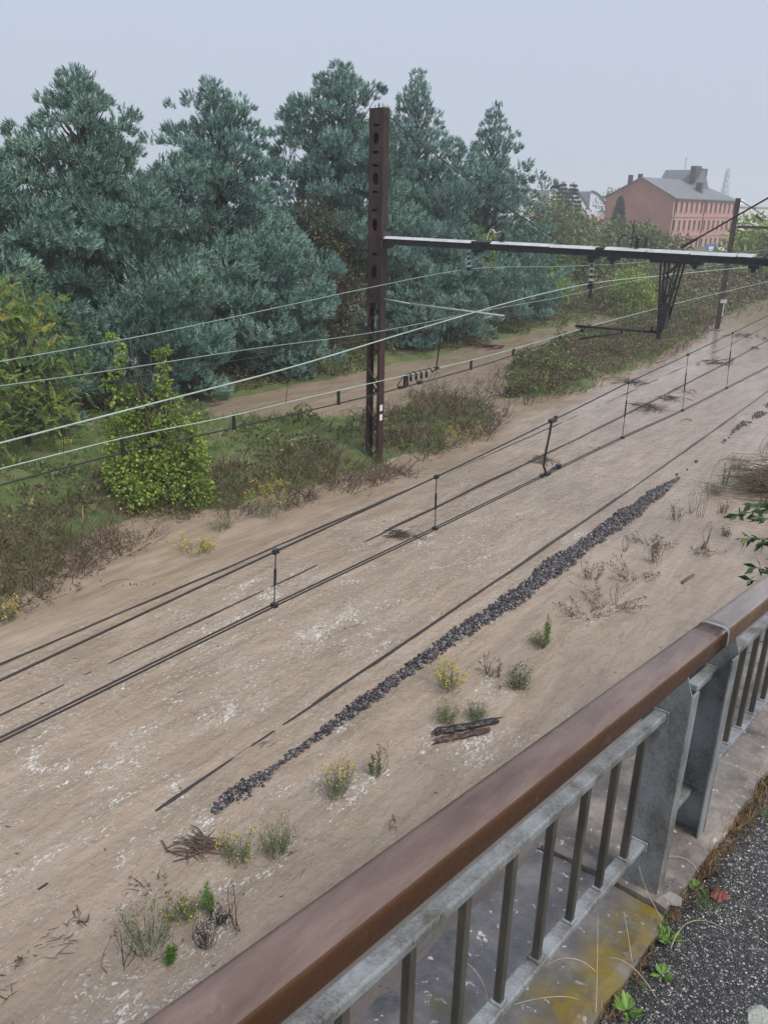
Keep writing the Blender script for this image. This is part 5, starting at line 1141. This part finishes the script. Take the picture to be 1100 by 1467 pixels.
def sticks(px, py, n, L, r0, spread, label, mat=DRIFT, name='driftwood_pile', hgt=.1, dirv=None, cat='driftwood', group='stranded driftwood and twig mats'):
    r = np.random.default_rng(int(px+py*3)); b = G(px, py); t_ = empty(name, b, label, cat, group)
    r0 = r0*.6 if mat is BARK else r0; n = int(n*1.5) if mat is BARK and n > 8 else n; L = L*.8 if mat is BARK else L
    for k in range(n):
        a = r.random()*3.14 if dirv is None else dirv+r.normal()*.45; l = L*(.4+.6*r.random()); c = b+np.array([r.normal()*spread, r.normal()*spread, .01+hgt*r.random()]); d = np.array([math.cos(a), math.sin(a), r.normal()*.12])*l/2; bend = np.array([r.normal(), r.normal(), .4*r.random()])*l*.08
        q = r0*(.5+.7*r.random()); MB().tube([c-d, c-d*.3+bend, c+d*.3+bend*.7, c+d], [q*.6, q, q*.9, q*.35], 6).build('stick', mat, t_, True)
    return t_
sticks(288, 1212, 42, .5, .011, .11, 'brown driftwood pile caught beside the small green ragwort', hgt=.05, dirv=.35)
sticks(632, 1060, 5, .2, .006, .06, 'pale splinters at the reddish end of the charred log', STRAW)
sticks(745, 988, 7, .3, .012, .05, 'dark sticks under the leaning grey green weed', dirv=.2)
sticks(572, 766, 34, .75, .012, .17, 'dark twig mat where the far track rail surfaces', BARK, hgt=.05, dirv=.9)
sticks(598, 770, 10, .5, .01, .12, 'smaller twig mat right of the rail surfacing point', BARK, hgt=.04)
sticks(775, 660, 26, .9, .014, .2, 'thin dark twigs drifting behind the current connector', BARK, hgt=.03)
sticks(930, 585, 30, 1.1, .022, .34, 'dark litter raft between the far track rails', BARK, hgt=.04)
sticks(960, 572, 18, 1.0, .02, .3, 'second dark litter raft beyond the first', BARK, hgt=.04)
sticks(905, 548, 26, 1.1, .025, .45, 'broken dark litter along the outer rail at upper right', BARK, hgt=.04, dirv=1.5)
sticks(985, 562, 8, .8, .018, .3, 'few dark scraps between far rails at upper right', BARK, hgt=.03)
sticks(1030, 520, 18, 1.6, .03, .5, 'litter line on the outer rail near the mast foot', BARK, hgt=.04, dirv=1.5)
sticks(1075, 482, 20, 2., .03, .7, 'litter line on the outer rail farthest away', BARK, hgt=.04, dirv=1.5)
sticks(852, 642, 6, .5, .012, .1, 'small dark twig floating in mid stream', BARK, hgt=.02)
sticks(112, 1320, 12, .2, .008, .06, 'dark twig knot at lower left', BARK, hgt=.03)
sticks(85, 1352, 12, .22, .006, .1, 'trail of dark twigs at lower left', BARK, hgt=.02, dirv=1.2)
sticks(30, 1378, 10, .16, .008, .04, 'dark clot of twigs near the lower left corner', BARK, hgt=.03)
sticks(10, 1420, 6, .2, .006, .05, 'reddish twig at the lower left corner', DRIFT, hgt=.02)
sticks(700, 498, 6, 2.2, .06, .35, 'reddish broken branch lying at the flooded path edge', RUST, 'fallen_branch', .25, 1.2, 'branch')
sticks(380, 1068, 3, .4, .008, .05, 'thin twig lying across the nearest rail line', BARK, hgt=.02)
sticks(985, 602, 3, .6, .015, .08, 'short dark bar of drift under a dropper', BARK, hgt=.02)
sticks(1082, 499, 4, .8, .05, .15, 'dark lump of drift at the right edge', BARK, hgt=.06)
# flattened reeds at the right edge
r = np.random.default_rng(77); b = G(1128, 700); tr = empty('flattened_reeds', b, 'bundle of flattened brown reeds at the right edge', 'reeds')
n = 420; tip = G(1052, 698); A = b+np.stack([r.normal(size=n)*.35, r.normal(size=n)*.8, .05+.35*r.random(n)], 1); B = tip+np.stack([.5*r.normal(size=n), 1.1*r.normal(size=n), .05+.3*r.random(n)], 1); B = A+(B-A)*(.4+.7*r.random(n))[:, None]
V, F, v = stems_arr(A, B, .012, .12, 4); link('reed_stems', npmesh('reed_stems', V, F, v), tr, [LF_BR])
# little flecks of litter carried on the water
r = np.random.default_rng(78); n = 900; x = -12.5+10.5*r.random(n); y = 2+34*r.random(n)**1.3; k = vnoise(x, y, 1.1, 79) > .42
P = np.stack([x, y, 0*x+.012], 1)[k]; a = .8+r.normal(size=len(P))*.9; D = np.stack([np.sin(a), np.cos(a), 0*a], 1)
V, F, v = scatter(LEAF_T*np.array([.35, 1, 1]), LEAF_F, P, D, (.03+.08*r.random(len(P))**2), r.random(len(P))*.6, np.zeros(len(P)))
tag(link('floating_litter', npmesh('floating_litter', V, F, v), None, [WEEDD]), 'scattered dark flecks of litter floating on the brown water', kind='stuff')

# ------------------------------------------------------------------ ailanthus branches reaching in at the right edge
ai = empty('ailanthus_tree', G(1170, 1010), 'green ailanthus sprays reaching in above the handrail at right', 'tree')
bz = G(1170, 1010); tips = []
def along_ray(px, py, dist): return np.array([0, 0, CAMZ])+ray(px, py)*dist
MB().tube([bz-(0, 0, .3), along_ray(1195, 900, 12.2), along_ray(1190, 720, 12.0)], [.05, .035, .012], 7).build('trunk', BARK, ai, True)
parts = []
for (ax, ay), (tx, ty), dd in (((1185, 730), (1053, 737), 12.), ((1185, 735), (1075, 722), 12.2), ((1180, 760), (1085, 742), 11.9), ((1185, 790), (1062, 771), 12.), ((1180, 800), (1090, 778), 12.1), ((1180, 850), (1078, 812), 11.8), ((1180, 860), (1070, 830), 11.7), ((1180, 835), (1098, 800), 12.)):
    a = along_ray(ax, ay, dd); t = along_ray(tx, ty, dd); MB().tube([a, (a+t)/2+np.array([0, 0, .06]), t], [.012, .008, .003], 5).build('branch', STEM, ai, True); m_ = 26
    f = .25+.75*rng.random(m_); pos = a+(t-a)*f[:, None]+np.array([0, 0, .05])*(4*f*(1-f))[:, None]; D = (t-a)/np.linalg.norm(t-a)*.7+rng.normal(size=(m_, 3))*.6+np.array([0, 0, -.45])
    parts.append(scatter(LEAF_T*np.array([.7, 1, 1]), LEAF_F, pos, D, .10+.09*rng.random(m_), rng.random(m_)))
V, F, v = merge(parts); link('leaves', npmesh('leaves', V, F, v), ai, [leafm('ailanthus leaf', [(0, (.03, .07, .03)), (.6, (.06, .13, .06)), (1, (.16, .2, .07))])])

# ------------------------------------------------------------------ at our feet: grit, weeds, leaf, stone
r = np.random.default_rng(91); n = 3600; x = -.57+.62*r.random(n); y = .7+2.9*r.random(n)
zz = ZA+(vnoise(x, y, .25, 41)-.5)*.014-.03*np.exp(-((x+.56)/.05)**2)+.001
P = np.stack([x+KX*y, y, CAMZ+zz+KZ*y], 1); parts = []
for k in range(5): q = P[k::5]; parts.append(scatter(stone_t(20+k), ICO_F, q, unit(len(q))*.3+np.array([0, 0, 1]), .0022+.0042*r.random(len(q))**2))
V, F, v = merge(parts); tag(link('loose_grit', npmesh('loose_grit', V, F, v), None, [GRIT]), 'pale and dark stone chips bedded in the asphalt', kind='stuff')
r = np.random.default_rng(92); n = 1800; y = -.5+5.5*r.random(n); x = -.565+r.normal(size=n)*.022+(vnoise(y, y*0, .3, 93)-.5)*.05
P = np.stack([x+KX*y, y, CAMZ+ZA-.004+.012*r.random(n)+KZ*y], 1); V, F, v = scatter(stone_t(31), ICO_F, P, unit(n), .005+.011*r.random(n)**2, r.random(n)*.45)
V2 = [(V, F, v)]; tag(link('kerb_dirt', npmesh('kerb_dirt', V, F, v), None, [surf('dark crumbly dirt', [(.3, (.02, .016, .012)), (.7, (.07, .05, .035))], 30, .9, .4)]), 'dark crumbly dirt filling the joint beside the coping', kind='stuff')
def kerb_plant(px, py, kind, s, label, name, n):
    b = onR(px, py, ZA+.005); r = np.random.default_rng(int(px+py)); t_ = empty(name, b, label, 'weed', 'weeds along the kerb joint')
    if kind == 'rosette':
        a = np.sort(r.random(n)*6.28); D = np.stack([np.cos(a), np.sin(a), .25+.5*r.random(n)], 1); T = np.array([[0, 0, 0], [.07, .03, .3], [.14, .05, .7], [0, -.04, 1], [-.14, .05, .7], [-.07, .03, .3]]); F0 = np.array([[0, 1, 2, 3], [0, 3, 4, 5]])
        V, F, v = scatter(T, F0, b+np.stack([np.cos(a), np.sin(a), 0*a], 1)*.004, D, s*(.6+.5*r.random(n)), None, np.zeros(n)); link('leaves', npmesh('leaves', V, F, v), t_, [WEEDB])
    else:
        P = b+np.stack([r.normal(size=n)*s*.35, r.normal(size=n)*s*.6, 0*r.random(n)], 1); parts = []
        for k in range(4): q = P[k::4]; m_ = len(q); parts.append(scatter(*TUFTS[k], q, np.stack([r.normal(size=m_)*.35, r.normal(size=m_)*.35, np.ones(m_)], 1), np.stack([np.full(m_, .55), np.full(m_, .55), np.ones(m_)], 1)*(s*(.5+.7*r.random(m_)))[:, None]))
        V, F, v = merge(parts); link('blades', npmesh('blades', V, F, v), t_, [DRY if kind == 'dry' else WEEDB]); t_.children[-1]['kind'] = 'stuff'
kerb_plant(1052, 1185, 'dry', .085, 'rust coloured dry grass tuft on the kerb behind the posts', 'dry_grass_tuft', 26)
kerb_plant(1080, 1150, 'dry', .075, 'straw coloured grass tuft at the right edge of the kerb', 'dry_grass_tuft', 22)
kerb_plant(1040, 1222, 'dry', .05, 'short dry tuft next to the dark kerb dirt', 'dry_grass_tuft', 14)
kerb_plant(1092, 1168, 'green', .05, 'green blades among the dry grass at right edge', 'grass_tuft', 10)
kerb_plant(1012, 1300, 'green', .055, 'low green grass tuft beside the maroon leaf', 'grass_tuft', 18)
kerb_plant(995, 1272, 'rosette', .03, 'small green weed in front of the stone lump', 'kerb_weed', 24)
kerb_plant(958, 1345, 'rosette', .045, 'bright green weed with pointed leaves below the stone lump', 'kerb_weed', 26)
kerb_plant(945, 1338, 'green', .05, 'grass blades behind the bright green weed', 'grass_tuft', 12)
kerb_plant(948, 1398, 'rosette', .036, 'round leaved green rosette midway along the kerb joint', 'kerb_weed', 22)
kerb_plant(898, 1448, 'rosette', .048, 'largest dandelion rosette at the bottom of the kerb joint', 'kerb_weed', 24)
kerb_plant(920, 1415, 'green', .04, 'wispy grass above the largest rosette', 'grass_tuft', 10)
kerb_plant(915, 1400, 'dry', .045, 'brown withered tuft on the coping edge', 'dry_grass_tuft', 16)
kerb_plant(876, 1460, 'dry', .05, 'brown withered tuft at the bottom edge of the photo', 'dry_grass_tuft', 18)
kerb_plant(965, 1318, 'dry', .045, 'reddish withered tuft beneath the stone lump', 'dry_grass_tuft', 14)
kerb_plant(925, 1372, 'dry', .035, 'small brown tuft above the round leaved rosette', 'dry_grass_tuft', 10)
kerb_plant(1012, 1250, 'dry', .05, 'pale dry tuft at the corner of the tan slab', 'dry_grass_tuft', 12)
r = np.random.default_rng(95); n = 260; yk = 2.3+2.6*r.random(n); xk = -.552+.022*r.normal(size=n); ok = vnoise(yk, yk*0, .22, 96) > .30; yk, xk = yk[ok], xk[ok]; n = len(yk)
P = np.stack([xk+KX*yk, yk, CAMZ+ZA+KZ*yk], 1); S_ = (.03+.055*r.random(n)**1.5)*(.5+vnoise(yk, yk*0, .3, 97)); parts = []
for k in range(4): q = P[k::4]; m_ = len(q); parts.append(scatter(*TUFTS[k], q, np.stack([r.normal(size=m_)*.4, r.normal(size=m_)*.4, np.ones(m_)], 1), np.stack([np.full(m_, .6), np.full(m_, .6), np.ones(m_)], 1)*S_[k::4][:, None]))
V, F, v = merge(parts); tag(link('kerb_grass', npmesh('kerb_grass', V, F, v), None, [DRY]), 'rust coloured dry grass growing along the kerb joint', kind='stuff')
stn = empty('dry_stalk', onR(860, 1440, ZC), 'pale dry grass stalks arching past the bottom rail', 'dry stalk')
def stalk(pts, r0=.0012):
    P_ = np.array(pts); tt = np.linspace(0, 1, len(P_)); q = np.linspace(0, 1, 18); c = [np.polyfit(tt, P_[:, i], min(3, len(P_)-1)) for i in range(3)]; pts = [np.array([np.polyval(c[i], u) for i in range(3)]) for u in q]
    MB().tube([p for p in pts], [r0*(1-.5*i/(len(pts)-1)) for i in range(len(pts))], 5).build('stalk', STRAW, stn, True)
RZ = lambda px, py, dz: onR(px, py, ZC+dz)
stalk([RZ(853, 1450, 0), RZ(855, 1390, .05), RZ(856, 1310, .12)]); stalk([RZ(855, 1395, .06), RZ(835, 1378, .12), RZ(810, 1372, .13), RZ(788, 1380, .1), RZ(765, 1398, .04)])
stalk([RZ(905, 1380, 0), RZ(900, 1345, .06), RZ(893, 1305, .1)]); stalk([RZ(733, 1440, .02), RZ(790, 1428, .08), RZ(830, 1432, .06)]); stalk([RZ(700, 1465, 0), RZ(692, 1410, .1), RZ(662, 1375, .2)], .0014)
stalk([RZ(950, 1320, 0), RZ(928, 1280, .1), RZ(915, 1242, .17)]); stalk([RZ(940, 1430, 0), RZ(905, 1385, .06), RZ(872, 1372, .06)]); stalk([RZ(1000, 1250, 0), RZ(975, 1228, .04), RZ(930, 1232, .06)]); stalk([RZ(1095, 1115, .02), RZ(1060, 1100, .1), RZ(1020, 1085, .1)], .0011); stalk([RZ(960, 1360, 0), RZ(990, 1320, .05), RZ(1040, 1332, .02)], .0012)
b = onR(958, 1292, ZC+.0); M_ = MB(); V = stone_t(44)*np.array([.05, .04, .035])@np.array([[.8, .6, 0], [-.6, .8, 0], [0, 0, 1]])+b+np.array([0, 0, .012])
tag(M_.add(V, [tuple(f) for f in ICO_F]).build('stone_lump', CHUNK, None, bevel=.004), 'broken pale stone lump on the kerb at the post foot', 'stone')
b = onR(1030, 1281, ZA+.012); a = np.linspace(0, 6.283, 15)[:-1]; V = [b+np.array([.030*math.cos(q)*(1+.25*math.cos(3*q)), .036*math.sin(q)*(1+.2*math.cos(5*q)), .006*math.cos(2*q)]) for q in a]+[b+np.array([0, 0, .012])]
fl = tag(MB().add(V, [(i, (i+1) % 14, 14) for i in range(14)]).build('fallen_leaf', LEAFR, None), 'maroon fallen leaf with yellow edge on the asphalt', 'leaf'); sd = fl.modifiers.new('thick', 'SOLIDIFY'); sd.thickness = .001
b = onR(1086, 1462, ZA+.008); V = [b+np.array([.045*math.cos(q)*(1+.25*math.sin(3*q+1)), .06*math.sin(q)*(1+.2*math.cos(4*q)), -.008]) for q in a]+[b+np.array([.03*math.cos(q), .04*math.sin(q), .003]) for q in a]
tag(MB().add(V, [(i, (i+1) % 14, 14+(i+1) % 14, 14+i) for i in range(14)]+[tuple(14+i for i in range(14))]).build('lichen_crust', LICH, None), 'pale lichen crust on the asphalt at the bottom right corner', 'lichen')

# ------------------------------------------------------------------ haze
hz = MB().box((-190, 420, 17), (776, 976, 42)); m = bpy.data.materials.new('haze air'); m.use_nodes = True; n = m.node_tree.nodes; n.remove(n['Principled BSDF'])
pv = n.new('ShaderNodeVolumePrincipled'); pv.inputs['Color'].default_value = (.93, .95, 1, 1); pv.inputs['Density'].default_value = HAZE if 'HAZE' in globals() else .0011; pv.inputs['Anisotropy'].default_value = .2
m.node_tree.links.new(pv.outputs[0], n['Material Output'].inputs['Volume']); tag(hz.build('haze', m, None), kind='stuff')
